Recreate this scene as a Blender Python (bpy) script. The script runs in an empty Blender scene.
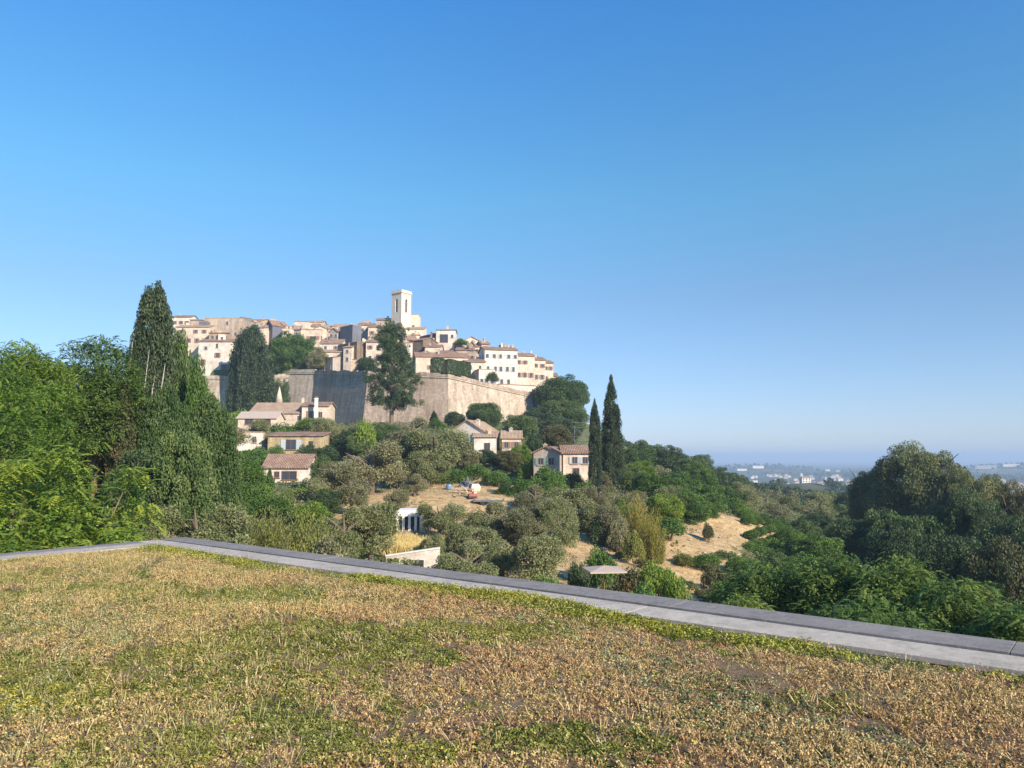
import bpy, math, random
import numpy as np
from mathutils import Vector, Matrix

# ------------------------------------------------------------------ scene, camera, light
S = bpy.context.scene
COL = S.collection
R = math.radians
F = 760.0                      # focal length in pixels of a 1024 px wide picture
PITCH = math.atan(75.0/F)
CAMZ = 1.6
CP, SP = math.cos(PITCH), math.sin(PITCH)

cam = bpy.data.cameras.new('camera'); camo = bpy.data.objects.new('camera', cam); COL.objects.link(camo)
cam.sensor_width = 36; cam.lens = F/1024*36; cam.clip_start = 0.1; cam.clip_end = 300000
camo.location = (0, 0, CAMZ); camo.rotation_euler = (R(90)+PITCH, 0, 0)
S.camera = camo

SUN_AZ, SUN_EL = R(138), R(27)     # azimuth clockwise from the viewing direction (+Y)
W = bpy.data.worlds.new('World'); S.world = W; W.use_nodes = True
nt = W.node_tree; nt.nodes.clear()
sky = nt.nodes.new('ShaderNodeTexSky'); sky.sky_type = 'NISHITA'; sky.sun_disc = False
sky.sun_elevation = SUN_EL; sky.sun_rotation = SUN_AZ
sky.altitude = 150; sky.air_density = 1.0; sky.dust_density = 0.15; sky.ozone_density = 5.0
bg = nt.nodes.new('ShaderNodeBackground'); bg.inputs[1].default_value = 0.12
wo = nt.nodes.new('ShaderNodeOutputWorld')
tcw = nt.nodes.new('ShaderNodeTexCoord'); sepw = nt.nodes.new('ShaderNodeSeparateXYZ'); nt.links.new(tcw.outputs['Generated'], sepw.inputs[0])
rw = nt.nodes.new('ShaderNodeValToRGB'); nt.links.new(sepw.outputs[2], rw.inputs[0])      # colour of the air by height above the horizon
while len(rw.color_ramp.elements) < 6: rw.color_ramp.elements.new(0.5)
for e_, (p_, c_) in zip(rw.color_ramp.elements, ((0.0, (.70, .70, .82)), (.04, (.72, .70, .82)), (.12, (.74, .74, .79)), (.207, (.74, .79, .79)), (.33, (.66, 1.02, .97)), (.54, (.46, 1.04, 1.28)))):
    e_.position = p_; e_.color = (c_[0]/1.4, c_[1]/1.4, c_[2]/1.4, 1)
mw = nt.nodes.new('ShaderNodeVectorMath'); mw.operation = 'MULTIPLY'; nt.links.new(sky.outputs[0], mw.inputs[0]); nt.links.new(rw.outputs[0], mw.inputs[1])
mw2 = nt.nodes.new('ShaderNodeVectorMath'); mw2.operation = 'SCALE'; mw2.inputs['Scale'].default_value = 1.4; nt.links.new(mw.outputs[0], mw2.inputs[0])
nt.links.new(mw2.outputs[0], bg.inputs[0]); nt.links.new(bg.outputs[0], wo.inputs[0])
sl = bpy.data.lights.new('sun', 'SUN'); slo = bpy.data.objects.new('sun', sl); COL.objects.link(slo)
sl.energy = 4.9; sl.angle = R(0.5); sl.color = (1.0, 0.86, 0.68)
sdir = Vector((math.sin(SUN_AZ)*math.cos(SUN_EL), math.cos(SUN_AZ)*math.cos(SUN_EL), math.sin(SUN_EL)))
slo.rotation_euler = sdir.to_track_quat('Z', 'Y').to_euler()
S.view_settings.view_transform = 'Standard'; S.view_settings.look = 'None'
S.view_settings.exposure = 0.7; S.view_settings.gamma = 1
cy = S.cycles
S.render.engine = 'CYCLES'
cy.max_bounces = 6; cy.diffuse_bounces = 3; cy.transmission_bounces = 4; cy.transparent_max_bounces = 8
cy.volume_bounces = 1; cy.glossy_bounces = 2
cy.use_denoising = True
cy.sample_clamp_indirect = 6

# ------------------------------------------------------------------ helpers
def ray(px, py):
    u = (px-512)/F; v = (384-py)/F
    return u, CP-SP*v, SP+CP*v
def zof(py, Y):
    _, dy, dz = ray(512, py); return CAMZ+Y*dz/dy
def xof(px, py, Y):
    u, dy, _ = ray(px, py); return Y*u/dy
def at(px, py, Y): return (xof(px, py, Y), Y, zof(py, Y))
def onz(px, py, z):
    u, dy, dz = ray(px, py); t = (z-CAMZ)/dz; return np.array((u*t, dy*t))

class Noise3:
    def __init__(s, seed, n=10, f=1.0):
        r = np.random.default_rng(seed)
        s.k = r.normal(size=(n, 3))*f; s.p = r.uniform(0, 6.28, n); s.n = n
    def __call__(s, P):
        return np.sin(P@s.k.T+s.p).sum(1)/math.sqrt(s.n/2.0)

def tag(o, label=None, cat=None, group=None, kind=None):
    if label: o['label'] = label
    if cat: o['category'] = cat
    if group: o['group'] = group
    if kind: o['kind'] = kind
    return o
def empty(name, loc, rz=0.0):
    o = bpy.data.objects.new(name, None); COL.objects.link(o)
    o.empty_display_size = 0.3
    o.location = loc; o.rotation_euler = (0, 0, rz); return o
def link(name, me, parent=None):
    o = bpy.data.objects.new(name, me); COL.objects.link(o)
    if parent: o.parent = parent
    return o

class MB:
    """collects polygons for one mesh"""
    def __init__(s): s.v = []; s.f = []
    def poly(s, pts):
        i = len(s.v); s.v += [tuple(p) for p in pts]; s.f.append(list(range(i, i+len(pts))))
    def box(s, x0, x1, y0, y1, z0, z1, M=None):
        P = [Vector(p) for p in ((x0,y0,z0),(x1,y0,z0),(x1,y1,z0),(x0,y1,z0),(x0,y0,z1),(x1,y0,z1),(x1,y1,z1),(x0,y1,z1))]
        if M: P = [M@p for p in P]
        i = len(s.v); s.v += [tuple(p) for p in P]
        s.f += [[i+a for a in q] for q in ((0,3,2,1),(4,5,6,7),(0,1,5,4),(1,2,6,5),(2,3,7,6),(3,0,4,7))]
        return s
    def prism(s, base, top):
        """base and top: equal-length lists of 3-D points, counter-clockwise from above"""
        n = len(base); i = len(s.v); s.v += [tuple(p) for p in base]+[tuple(p) for p in top]
        s.f.append([i+k for k in range(n)][::-1]); s.f.append([i+n+k for k in range(n)])
        for k in range(n): s.f.append([i+k, i+(k+1) % n, i+n+(k+1) % n, i+n+k])
        return s
    def tube(s, pts, rad, n=7):
        pts = [Vector(p) for p in pts]; i0 = len(s.v)
        for k, p in enumerate(pts):
            d = (pts[min(k+1, len(pts)-1)]-pts[max(k-1, 0)]).normalized()
            a = d.cross(Vector((0.13, 0.97, 0.21))).normalized(); b = d.cross(a)
            for j in range(n):
                t = 2*math.pi*j/n
                s.v.append(tuple(p+(a*math.cos(t)+b*math.sin(t))*rad[k]))
        for k in range(len(pts)-1):
            for j in range(n):
                s.f.append([i0+k*n+j, i0+k*n+(j+1) % n, i0+(k+1)*n+(j+1) % n, i0+(k+1)*n+j])
        s.f.append([i0+j for j in range(n)][::-1]); s.f.append([i0+(len(pts)-1)*n+j for j in range(n)])
        return s
    def mesh(s, name, mat, bevel=None):
        me = bpy.data.meshes.new(name); me.from_pydata(s.v, [], s.f); me.update()
        if mat: me.materials.append(mat)
        return me
    def build(s, name, mat, parent=None, smooth=False):
        me = s.mesh(name, mat)
        if smooth: me.shade_smooth()
        return link(name, me, parent)

def quads_mesh(name, V, tint, mat, nv=4):
    """V: (N, nv, 3) -> mesh with one face per row and a per-face 'tint' value"""
    N = len(V)
    me = bpy.data.meshes.new(name)
    me.vertices.add(N*nv); me.vertices.foreach_set('co', np.ascontiguousarray(V, dtype=np.float32).ravel())
    me.loops.add(N*nv); me.loops.foreach_set('vertex_index', np.arange(N*nv, dtype=np.int32))
    me.polygons.add(N); me.polygons.foreach_set('loop_start', np.arange(0, N*nv, nv, dtype=np.int32))
    me.update(calc_edges=True)
    a = me.attributes.new('tint', 'FLOAT', 'FACE'); a.data.foreach_set('value', np.ascontiguousarray(tint, dtype=np.float32))
    me.materials.append(mat)
    return me

def rand_dirs(rng, n):
    d = rng.normal(size=(n, 3)); return d/np.linalg.norm(d, axis=1, keepdims=True)
def unit(a): return a/np.maximum(np.linalg.norm(a, axis=-1, keepdims=True), 1e-9)
def leafquads(rng, c, n, L, Wd, tdir=None):
    """rhombic leaves at c with normals n"""
    t = rand_dirs(rng, len(c)) if tdir is None else tdir+0.35*rand_dirs(rng, len(c))
    t = unit(t-(t*n).sum(1, keepdims=True)*n); s = np.cross(n, t)
    L = np.broadcast_to(L, (len(c),))[:, None]; Wd = np.broadcast_to(Wd, (len(c),))[:, None]
    return np.stack([c-t*L*.5, c+s*Wd*.5-t*L*.06, c+t*L*.5, c-s*Wd*.5-t*L*.06], 1)

# ------------------------------------------------------------------ materials
def new_mat(name):
    m = bpy.data.materials.new(name); m.use_nodes = True
    n = m.node_tree.nodes; l = m.node_tree.links
    return m, n, l, n['Principled BSDF']
def noise(n, l, vec, scale, detail=4, rough=0.6):
    t = n.new('ShaderNodeTexNoise'); t.inputs['Scale'].default_value = scale
    t.inputs['Detail'].default_value = detail; t.inputs['Roughness'].default_value = rough
    if vec is not None: l.new(vec, t.inputs['Vector'])
    return t.outputs['Fac']
def ramp(n, l, fac, stops):
    r = n.new('ShaderNodeValToRGB'); e = r.color_ramp.elements
    while len(e) < len(stops): e.new(0.5)
    for k, (p, c) in enumerate(stops): e[k].position = p; e[k].color = (*c, 1)
    l.new(fac, r.inputs[0]); return r.outputs[0]
def mixc(n, l, fac, a, b, mode='MIX'):
    m = n.new('ShaderNodeMix'); m.data_type = 'RGBA'; m.blend_type = mode
    for sck, val in ((0, fac), (6, a), (7, b)):
        if isinstance(val, (int, float)): m.inputs[sck].default_value = val
        elif isinstance(val, tuple): m.inputs[sck].default_value = (*val, 1)
        else: l.new(val, m.inputs[sck])
    return m.outputs[2]
def mathn(n, l, op, a, b=0.0):
    m = n.new('ShaderNodeMath'); m.operation = op
    for k, val in enumerate((a, b)):
        if isinstance(val, (int, float)): m.inputs[k].default_value = val
        else: l.new(val, m.inputs[k])
    return m.outputs[0]
def bump(n, l, h, strength, dist, bsdf):
    b = n.new('ShaderNodeBump'); b.inputs['Strength'].default_value = strength; b.inputs['Distance'].default_value = dist
    l.new(h, b.inputs['Height']); l.new(b.outputs[0], bsdf.inputs['Normal'])

def leaf_mat(name, c_lo, c_mid, c_hi, trans=0.3, patch=None, pscale=0.35):
    """leaf colour from the leaf's own tint, the plant's own random value, and patches in the crown"""
    m, n, l, b = new_mat(name); c_lo, c_mid, c_hi = [tuple(min(1, x*1.15) for x in c) for c in (c_lo, c_mid, c_hi)]
    at_ = n.new('ShaderNodeAttribute'); at_.attribute_name = 'tint'
    oi = n.new('ShaderNodeObjectInfo'); geo = n.new('ShaderNodeNewGeometry')
    nz = noise(n, l, geo.outputs['Position'], pscale, 3)
    f = mathn(n, l, 'ADD', mathn(n, l, 'MULTIPLY', at_.outputs['Fac'], 0.55),
              mathn(n, l, 'ADD', mathn(n, l, 'MULTIPLY', oi.outputs['Random'], 0.22), mathn(n, l, 'MULTIPLY', nz, 0.32)))
    c = ramp(n, l, f, [(0.12, c_lo), (0.5, c_mid), (0.95, c_hi)])
    if patch:
        nz2 = noise(n, l, geo.outputs['Position'], pscale*2.2, 2)
        k = ramp(n, l, nz2, [(0.56, (0, 0, 0)), (0.70, (1, 1, 1))])
        c = mixc(n, l, k, c, patch)
    l.new(c, b.inputs['Base Color']); b.inputs['Roughness'].default_value = 0.6
    b.inputs['Specular IOR Level'].default_value = 0.25
    tr = n.new('ShaderNodeBsdfTranslucent'); l.new(c, tr.inputs['Color'])
    mx = n.new('ShaderNodeMixShader'); mx.inputs[0].default_value = trans
    l.new(b.outputs[0], mx.inputs[1]); l.new(tr.outputs[0], mx.inputs[2])
    l.new(mx.outputs[0], n['Material Output'].inputs['Surface'])
    return m
def plain_mat(name, c, rough=0.8, var=0.25, scale=3.0, bmp=0.0, metal=0.0):
    m, n, l, b = new_mat(name)
    tc = n.new('ShaderNodeTexCoord')
    nz = noise(n, l, tc.outputs['Object'], scale, 5)
    d = tuple(x*(1-var) for x in c); e = tuple(min(1, x*(1+var)) for x in c)
    l.new(ramp(n, l, nz, [(0.25, d), (0.75, e)]), b.inputs['Base Color'])
    b.inputs['Roughness'].default_value = rough; b.inputs['Metallic'].default_value = metal
    if bmp: bump(n, l, nz, 0.6, bmp, b)
    return m
def plaster_mat(name, c, stain=(0.34, 0.26, 0.20), amt=0.75):
    m, n, l, b = new_mat(name)
    geo = n.new('ShaderNodeNewGeometry'); P = geo.outputs['Position']
    a = noise(n, l, P, 0.35, 6, 0.65); bb = noise(n, l, P, 2.2, 6, 0.7)
    mp = n.new('ShaderNodeMapping'); mp.inputs['Scale'].default_value = (1.6, 1.6, 0.18); l.new(P, mp.inputs[0])
    st = noise(n, l, mp.outputs[0], 1.0, 4)
    col = mixc(n, l, ramp(n, l, a, [(0.35, (0, 0, 0)), (0.75, (amt,)*3)]), c, stain)
    col = mixc(n, l, ramp(n, l, st, [(0.55, (0, 0, 0)), (0.8, (amt,)*3)]), col, stain)
    col = mixc(n, l, 0.6, col, ramp(n, l, bb, [(0.35, (0.55, 0.52, 0.5)), (0.6, (1.05, 1.04, 1.02))]), 'MULTIPLY')
    l.new(col, b.inputs['Base Color']); b.inputs['Roughness'].default_value = 0.9
    bump(n, l, bb, 0.5, 0.04, b)
    return m
def stone_mat(name, c1, c2, mortar, sx=0.55, sz=0.28, big=0.12):
    m, n, l, b = new_mat(name)
    geo = n.new('ShaderNodeNewGeometry'); P = geo.outputs['Position']
    # masonry courses: distance along the wall and height
    sep = n.new('ShaderNodeSeparateXYZ'); l.new(P, sep.inputs[0])
    along = mathn(n, l, 'ADD', sep.outputs[0], mathn(n, l, 'MULTIPLY', sep.outputs[1], 0.8))
    wob = noise(n, l, P, 0.8, 2)
    h = mathn(n, l, 'ADD', sep.outputs[2], mathn(n, l, 'MULTIPLY', wob, 0.35))
    cb = n.new('ShaderNodeCombineXYZ'); l.new(along, cb.inputs[0]); l.new(h, cb.inputs[1])
    br = n.new('ShaderNodeTexBrick'); l.new(cb.outputs[0], br.inputs['Vector'])
    br.inputs['Scale'].default_value = 1.0; br.inputs['Brick Width'].default_value = sx; br.inputs['Row Height'].default_value = sz
    br.inputs['Mortar Size'].default_value = 0.02; br.inputs['Mortar Smooth'].default_value = 0.4
    br.inputs['Color1'].default_value = (*c1, 1); br.inputs['Color2'].default_value = (*c2, 1); br.inputs['Mortar'].default_value = (*mortar, 1)
    a = noise(n, l, P, big, 6, 0.7)
    col = mixc(n, l, 0.85, br.outputs[0], ramp(n, l, a, [(0.3, (0.62, 0.56, 0.5)), (0.6, (1, 1, 1))]), 'MULTIPLY')
    d = noise(n, l, P, 1.3, 6, 0.75)
    col = mixc(n, l, 0.7, col, ramp(n, l, d, [(0.35, (0.6, 0.57, 0.55)), (0.62, (1.05, 1.03, 1.0))]), 'MULTIPLY')
    mp = n.new('ShaderNodeMapping'); mp.inputs['Scale'].default_value = (.9, .9, .10); l.new(P, mp.inputs[0])
    st = noise(n, l, mp.outputs[0], 1.0, 5, .7)
    col = mixc(n, l, .75, col, ramp(n, l, st, [(0.36, (0.55, 0.52, 0.50)), (0.58, (1.08, 1.06, 1.04))]), 'MULTIPLY')
    gp = noise(n, l, P, 2.6, 5, .8)
    col = mixc(n, l, ramp(n, l, gp, [(0.60, (0, 0, 0)), (0.68, (.7, .7, .7))]), col, (0.16, 0.15, 0.09))
    l.new(col, b.inputs['Base Color']); b.inputs['Roughness'].default_value = 0.95
    bump(n, l, mathn(n, l, 'ADD', br.outputs['Fac'], d), 0.6, 0.08, b)
    return m
def tile_mat(name, c1, c2, c3):
    m, n, l, b = new_mat(name)
    tc = n.new('ShaderNodeTexCoord'); P = tc.outputs['Object']
    w = n.new('ShaderNodeTexWave'); w.bands_direction = 'X'; w.inputs['Scale'].default_value = 1.15; w.inputs['Distortion'].default_value = 0.25
    l.new(P, w.inputs[0])
    nz = noise(n, l, P, 3.5, 4, 0.7); nb = noise(n, l, P, 0.5, 3)
    c = ramp(n, l, mathn(n, l, 'ADD', mathn(n, l, 'MULTIPLY', nz, 0.65), mathn(n, l, 'MULTIPLY', nb, 0.35)), [(0.35, c1), (0.52, c2), (0.68, c3)])
    c = mixc(n, l, 0.55, c, ramp(n, l, w.outputs['Fac'], [(0.1, (0.45,)*3), (0.6, (1,)*3)]), 'MULTIPLY')
    l.new(c, b.inputs['Base Color']); b.inputs['Roughness'].default_value = 0.9
    bump(n, l, w.outputs['Fac'], 0.8, 0.08, b)
    return m

M = {}
M['bark'] = plain_mat('bark', (0.16, 0.12, 0.09), 0.95, 0.4, 4, 0.02)
M['bark_red'] = plain_mat('bark_reddish', (0.20, 0.13, 0.09), 0.95, 0.35, 4, 0.02)
M['bark_pale'] = plain_mat('bark_pale', (0.42, 0.38, 0.34), 0.95, 0.3, 4, 0.02)
M['olive'] = leaf_mat('olive_leaves', (0.07, 0.09, 0.03), (0.175, 0.195, 0.08), (0.34, 0.34, 0.17), 0.25)
M['olive_grey'] = leaf_mat('olive_leaves_grey', (0.07, 0.08, 0.035), (0.18, 0.18, 0.09), (0.34, 0.32, 0.18), 0.25, patch=(0.17, 0.175, 0.085))
M['broad'] = leaf_mat('broad_leaves', (0.025, 0.06, 0.012), (0.075, 0.145, 0.028), (0.17, 0.26, 0.05), 0.3)
M['fresh'] = leaf_mat('fresh_leaves', (0.03, 0.075, 0.012), (0.13, 0.215, 0.03), (0.38, 0.42, 0.06), 0.4, pscale=0.5)
M['frond_dark'] = leaf_mat('frond_leaves_dark', (0.028, 0.06, 0.015), (0.10, 0.17, 0.035), (0.28, 0.32, 0.06), 0.3, pscale=0.4)
M['dark'] = leaf_mat('dark_leaves', (0.018, 0.036, 0.015), (0.048, 0.082, 0.032), (0.11, 0.15, 0.055), 0.2)
M['cypress'] = leaf_mat('cypress_leaves', (0.018, 0.034, 0.018), (0.042, 0.066, 0.033), (0.09, 0.115, 0.055), 0.15)
M['conifer_green'] = leaf_mat('conifer_leaves', (0.025, 0.055, 0.016), (0.07, 0.12, 0.035), (0.15, 0.19, 0.06), 0.2)
M['pine'] = leaf_mat('pine_needles', (0.045, 0.062, 0.026), (0.12, 0.145, 0.055), (0.25, 0.255, 0.10), 0.2, patch=(0.14, 0.13, 0.06), pscale=0.18)
M['yellow'] = leaf_mat('yellow_leaves', (0.10, 0.12, 0.02), (0.26, 0.24, 0.045), (0.44, 0.35, 0.08), 0.35)
M['brownish'] = leaf_mat('brownish_leaves', (0.04, 0.055, 0.022), (0.09, 0.10, 0.04), (0.17, 0.15, 0.07), 0.2, patch=(0.15, 0.10, 0.05))
M['lime'] = leaf_mat('lime_leaves', (0.06, 0.12, 0.015), (0.14, 0.22, 0.03), (0.27, 0.34, 0.05), 0.35)

M['w_white'] = plaster_mat('plaster_white', (0.80, 0.74, 0.66))
M['w_cream'] = plaster_mat('plaster_cream', (0.74, 0.635, 0.52))
M['w_pink'] = plaster_mat('plaster_pink', (0.77, 0.63, 0.52))
M['w_ochre'] = plaster_mat('plaster_ochre', (0.64, 0.50, 0.32))
M['w_grey'] = plaster_mat('plaster_grey', (0.42, 0.38, 0.35))
M['w_dark_shade'] = plaster_mat('plaster_dark_shade', (0.16, 0.17, 0.21), (0.1, 0.1, 0.12))  # house walls' shade put into dark blue-grey; plain dark rubble and steel too
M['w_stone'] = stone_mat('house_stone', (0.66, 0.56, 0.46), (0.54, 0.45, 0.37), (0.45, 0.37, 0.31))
M['w_stone_shade'] = stone_mat('house_stone_shade', (0.33, 0.26, 0.21), (0.27, 0.21, 0.17), (0.22, 0.18, 0.15))  # darker copy of the house stone, shade of turned-away walls put into colour
M['rampart'] = stone_mat('rampart_stone', (0.66, 0.575, 0.47), (0.54, 0.47, 0.39), (0.42, 0.36, 0.31), 0.9, 0.4, 0.08)
M['rampart_red'] = stone_mat('rampart_stone_reddish', (0.56, 0.465, 0.38), (0.47, 0.39, 0.32), (0.36, 0.30, 0.26), 0.9, 0.4, 0.08)
M['tile'] = tile_mat('roof_tiles', (0.16, 0.10, 0.07), (0.33, 0.20, 0.14), (0.52, 0.38, 0.28))
M['tile_pale'] = tile_mat('roof_tiles_pale', (0.26, 0.17, 0.12), (0.46, 0.32, 0.22), (0.58, 0.46, 0.35))
M['glass'] = plain_mat('window_glass', (0.05, 0.055, 0.07), 0.15, 0.2)
M['shut_brown'] = plain_mat('shutter_brown', (0.28, 0.16, 0.11), 0.7, 0.15)
M['shut_grey'] = plain_mat('shutter_greyblue', (0.42, 0.47, 0.50), 0.7, 0.1)
M['shut_green'] = plain_mat('shutter_green', (0.20, 0.28, 0.22), 0.7, 0.1)
M['wood'] = plain_mat('brown_wood', (0.25, 0.13, 0.08), 0.7, 0.2)
M['metal'] = plain_mat('grey_metal', (0.35, 0.35, 0.36), 0.4, 0.1, metal=0.8)
M['white_paint'] = plain_mat('white_paint', (0.80, 0.78, 0.74), 0.6, 0.08)
M['canvas'] = plain_mat('beige_canvas', (0.44, 0.36, 0.30), 0.85, 0.1)
M['blue_plastic'] = plain_mat('blue_plastic', (0.12, 0.22, 0.34), 0.4, 0.1)
M['red_paint'] = plain_mat('red_paint', (0.32, 0.08, 0.06), 0.4, 0.15)
M['black_rubber'] = plain_mat('black_rubber', (0.03, 0.03, 0.03), 0.8, 0.1)
M['sand_bag'] = plain_mat('pale_sacking', (0.60, 0.55, 0.46), 0.9, 0.1)

M['reed'] = leaf_mat('reed_leaves', (0.06, 0.07, 0.02), (0.15, 0.17, 0.04), (0.28, 0.28, 0.07), 0.3)
M['gold'] = leaf_mat('golden_grass_blades', (0.32, 0.24, 0.08), (0.55, 0.43, 0.16), (0.75, 0.62, 0.30), 0.3)
M['scrub'] = leaf_mat('scrub_leaves', (0.04, 0.06, 0.02), (0.09, 0.12, 0.04), (0.20, 0.20, 0.08), 0.2, pscale=.15)
M['straw'] = leaf_mat('straw_blades', (0.22, 0.16, 0.07), (0.40, 0.29, 0.14), (0.56, 0.44, 0.24), 0.2, pscale=.15)
M['farwood'] = leaf_mat('far_leaves', (0.025, 0.042, 0.018), (0.045, 0.068, 0.028), (0.075, 0.10, 0.042), 0.1, pscale=.02)
# concrete of the roof edge: weathered, fine speckle, darker streaks
def concrete_mat(name, c, spots=0.5):
    m, n, l, b = new_mat(name)
    geo = n.new('ShaderNodeNewGeometry'); P = geo.outputs['Position']
    a = noise(n, l, P, 1.1, 6, 0.7); f = noise(n, l, P, 26, 6, 0.8); g = noise(n, l, P, 5, 5, 0.7)
    col = mixc(n, l, spots, c, ramp(n, l, a, [(0.3, (0.55, 0.53, 0.5)), (0.65, (1.1, 1.08, 1.05))]), 'MULTIPLY')
    col = mixc(n, l, 0.6, col, ramp(n, l, g, [(0.33, (0.6, 0.6, 0.6)), (0.55, (1.05, 1.05, 1.05))]), 'MULTIPLY')
    lc = noise(n, l, P, 9, 5, .85); col = mixc(n, l, ramp(n, l, lc, [(0.60, (0, 0, 0)), (0.66, (.55,)*3)]), col, (0.46, 0.45, 0.40))
    dk = noise(n, l, P, 3.2, 6, .8); col = mixc(n, l, ramp(n, l, dk, [(0.60, (0, 0, 0)), (0.70, (.65,)*3)]), col, (0.13, 0.12, 0.11))
    col = mixc(n, l, 0.5, col, ramp(n, l, f, [(0.3, (0.6, 0.6, 0.6)), (0.6, (1.1, 1.1, 1.1))]), 'MULTIPLY')
    l.new(col, b.inputs['Base Color']); b.inputs['Roughness'].default_value = 0.85
    bump(n, l, mathn(n, l, 'ADD', f, g), 0.5, 0.012, b)
    return m
M['coping_dark'] = concrete_mat('weathered_slab', (0.25, 0.23, 0.22))
M['coping_pale'] = concrete_mat('pale_concrete', (0.49, 0.44, 0.375))
M['concrete'] = concrete_mat('wall_concrete', (0.40, 0.38, 0.35))

# ------------------------------------------------------------------ terrain
CT = [  # px, py, distance of ground seen (or hidden just behind planting)
 (0,560,45),(100,555,45),(200,572,50),(300,580,52),(400,585,55),(470,596,56),(540,600,58),(600,606,58),(660,618,57),(720,640,52),(800,690,48),(900,720,50),(1024,760,50),
 (0,520,75),(100,520,75),(200,530,75),(300,530,75),(400,548,75),(440,566,66),(500,566,74),(560,566,74),(620,580,72),(700,596,72),(780,620,70),
 (340,505,95),(410,508,92),(460,500,98),(520,495,104),(570,520,95),(620,532,94),(690,560,88),(700,540,98),
 (730,532,108),(765,524,125),(790,560,105),(850,590,95),(920,600,95),(1024,640,95),(820,545,140),(900,560,140),(1000,570,140),(860,525,200),(1000,540,200),
 (0,480,120),(100,480,120),(220,486,115),(290,488,118),(350,484,115),(420,488,112),(460,478,120),(520,480,122),(560,480,118),(620,492,122),(680,505,130),(730,520,140),
 (230,455,150),(290,456,148),(360,462,150),(480,456,148),(520,456,150),(580,462,150),(640,470,165),(700,490,190),(760,500,200),
 (0,440,200),(100,430,200),(220,430,178),(300,426,176),(350,428,180),(395,428,186),(440,425,205),(500,422,218),(550,420,225),(600,454,215),(660,471,235),(720,490,260),(800,505,300),(900,520,300),(1024,525,300),
 (100,410,240),(170,422,238),(230,420,238),(290,426,236),(340,436,226),(390,440,218),(448,432,216),(500,422,226),(540,412,240),(570,415,250),
 (600,452,290),(650,476,320),(720,494,350),(800,498,400),(0,420,300),(0,440,400),(100,400,330)]
ctrl = [(xof(a, b, c), c, zof(b, c)) for a, b, c in CT]
for x in (-60, -30, 0, 30, 60, 110):
    for y in (-60, -20, 12, 28): ctrl.append((x, y, -8.0 if x < 30 else -8.0-(x-30)*0.08))
for x in (-300, -150, 150, 300): ctrl += [(x, -60, -12), (x, 60, -10 if x < 0 else -28), (x, 450, 10 if x < 0 else -48)]
for x, y in ((0, 450), (60, 420), (-80, 450), (100, 250), (200, 250)): ctrl.append((x, y, -16 if x < 60 else -36 if x > 60 else -22))
ctrl = np.array(ctrl)
def rbf_fit(c, lam=0.6):
    D = np.linalg.norm(c[:, None, :2]-c[None, :, :2], axis=2); n = len(c)
    A = np.zeros((n+3, n+3)); A[:n, :n] = D-lam*np.eye(n); A[:n, n] = 1; A[:n, n+1:] = c[:, :2]; A[n, :n] = 1; A[n+1:, :n] = c[:, :2].T
    return np.linalg.solve(A, np.concatenate([c[:, 2], np.zeros(3)]))
RB = rbf_fit(ctrl)
def sstep(x, a, b):
    t = np.clip((x-a)/(b-a), 0, 1); return t*t*(3-2*t)
FARN = Noise3(5, 14, 1.0)
def farH(x, y):
    d = np.hypot(x, y)
    z = -44-75*sstep(d, 500, 5200)-60*sstep(d, 5200, 8200)
    P = np.stack([x/260, y/260, 0*x], 1); z = z+5*FARN(P)*sstep(d, 300, 1200)
    P = np.stack([x/900, y/900, 0*x+3], 1); z = z+6*FARN(P)*sstep(d, 600, 2500)
    def ridge(px, Y, py, sx, sy, base):
        cx, _, cz = at(px, py, Y); return base+(cz-base)*np.exp(-((x-cx)/sx)**2-((y-Y)/sy)**2)
    for a in ((760, 3300, 465, 420, 450, -95), (1040, 3000, 464.5, 620, 420, -92), (880, 3900, 467, 500, 500, -100), (640, 3500, 466, 400, 500, -100), (806, 620, 482, 60, 120, -56), (600, 2600, 469, 500, 500, -85), (960, 1300, 483, 180, 250, -62)):
        z = np.maximum(z, ridge(*a))
    return z
# outline of the walled town (rampart line), as seen from above
def G(px, Y): return np.array((xof(px, 380, Y), float(Y)))
RP = [G(150, 270), G(297, 266), G(290, 254), G(315, 249), G(368, 222), G(448, 217), G(532, 238), G(548, 262)]
TOWN = np.array(RP+[np.array((30., 340.)), np.array((-118., 360.)), np.array((-126., 300.))])
def inside(x, y, poly):
    c = np.zeros(x.shape, bool); n = len(poly)
    for i in range(n):
        x1, y1 = poly[i]; x2, y2 = poly[(i+1) % n]
        m = ((y1 > y) != (y2 > y)) & (x < (x2-x1)*(y-y1)/((y2-y1) if y2 != y1 else 1e-9)+x1); c ^= m
    return c
def plateau(x, y):
    px = 512+F*x/np.maximum(y, 1)
    top = np.interp(px, [150, 290, 370, 448, 532, 560], [377, 377, 378, 382, 398, 404])
    z0 = CAMZ+236*(459-top)/F-1.0
    rise = np.interp(px, [150, 250, 400, 470, 520, 560], [0.22, 0.3, 0.38, 0.25, 0.05, 0.0])
    return z0+np.clip(y-245, 0, 70)*rise-np.clip(y-325, 0, 60)*0.5
TN = Noise3(9, 12, 1.0)
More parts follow.
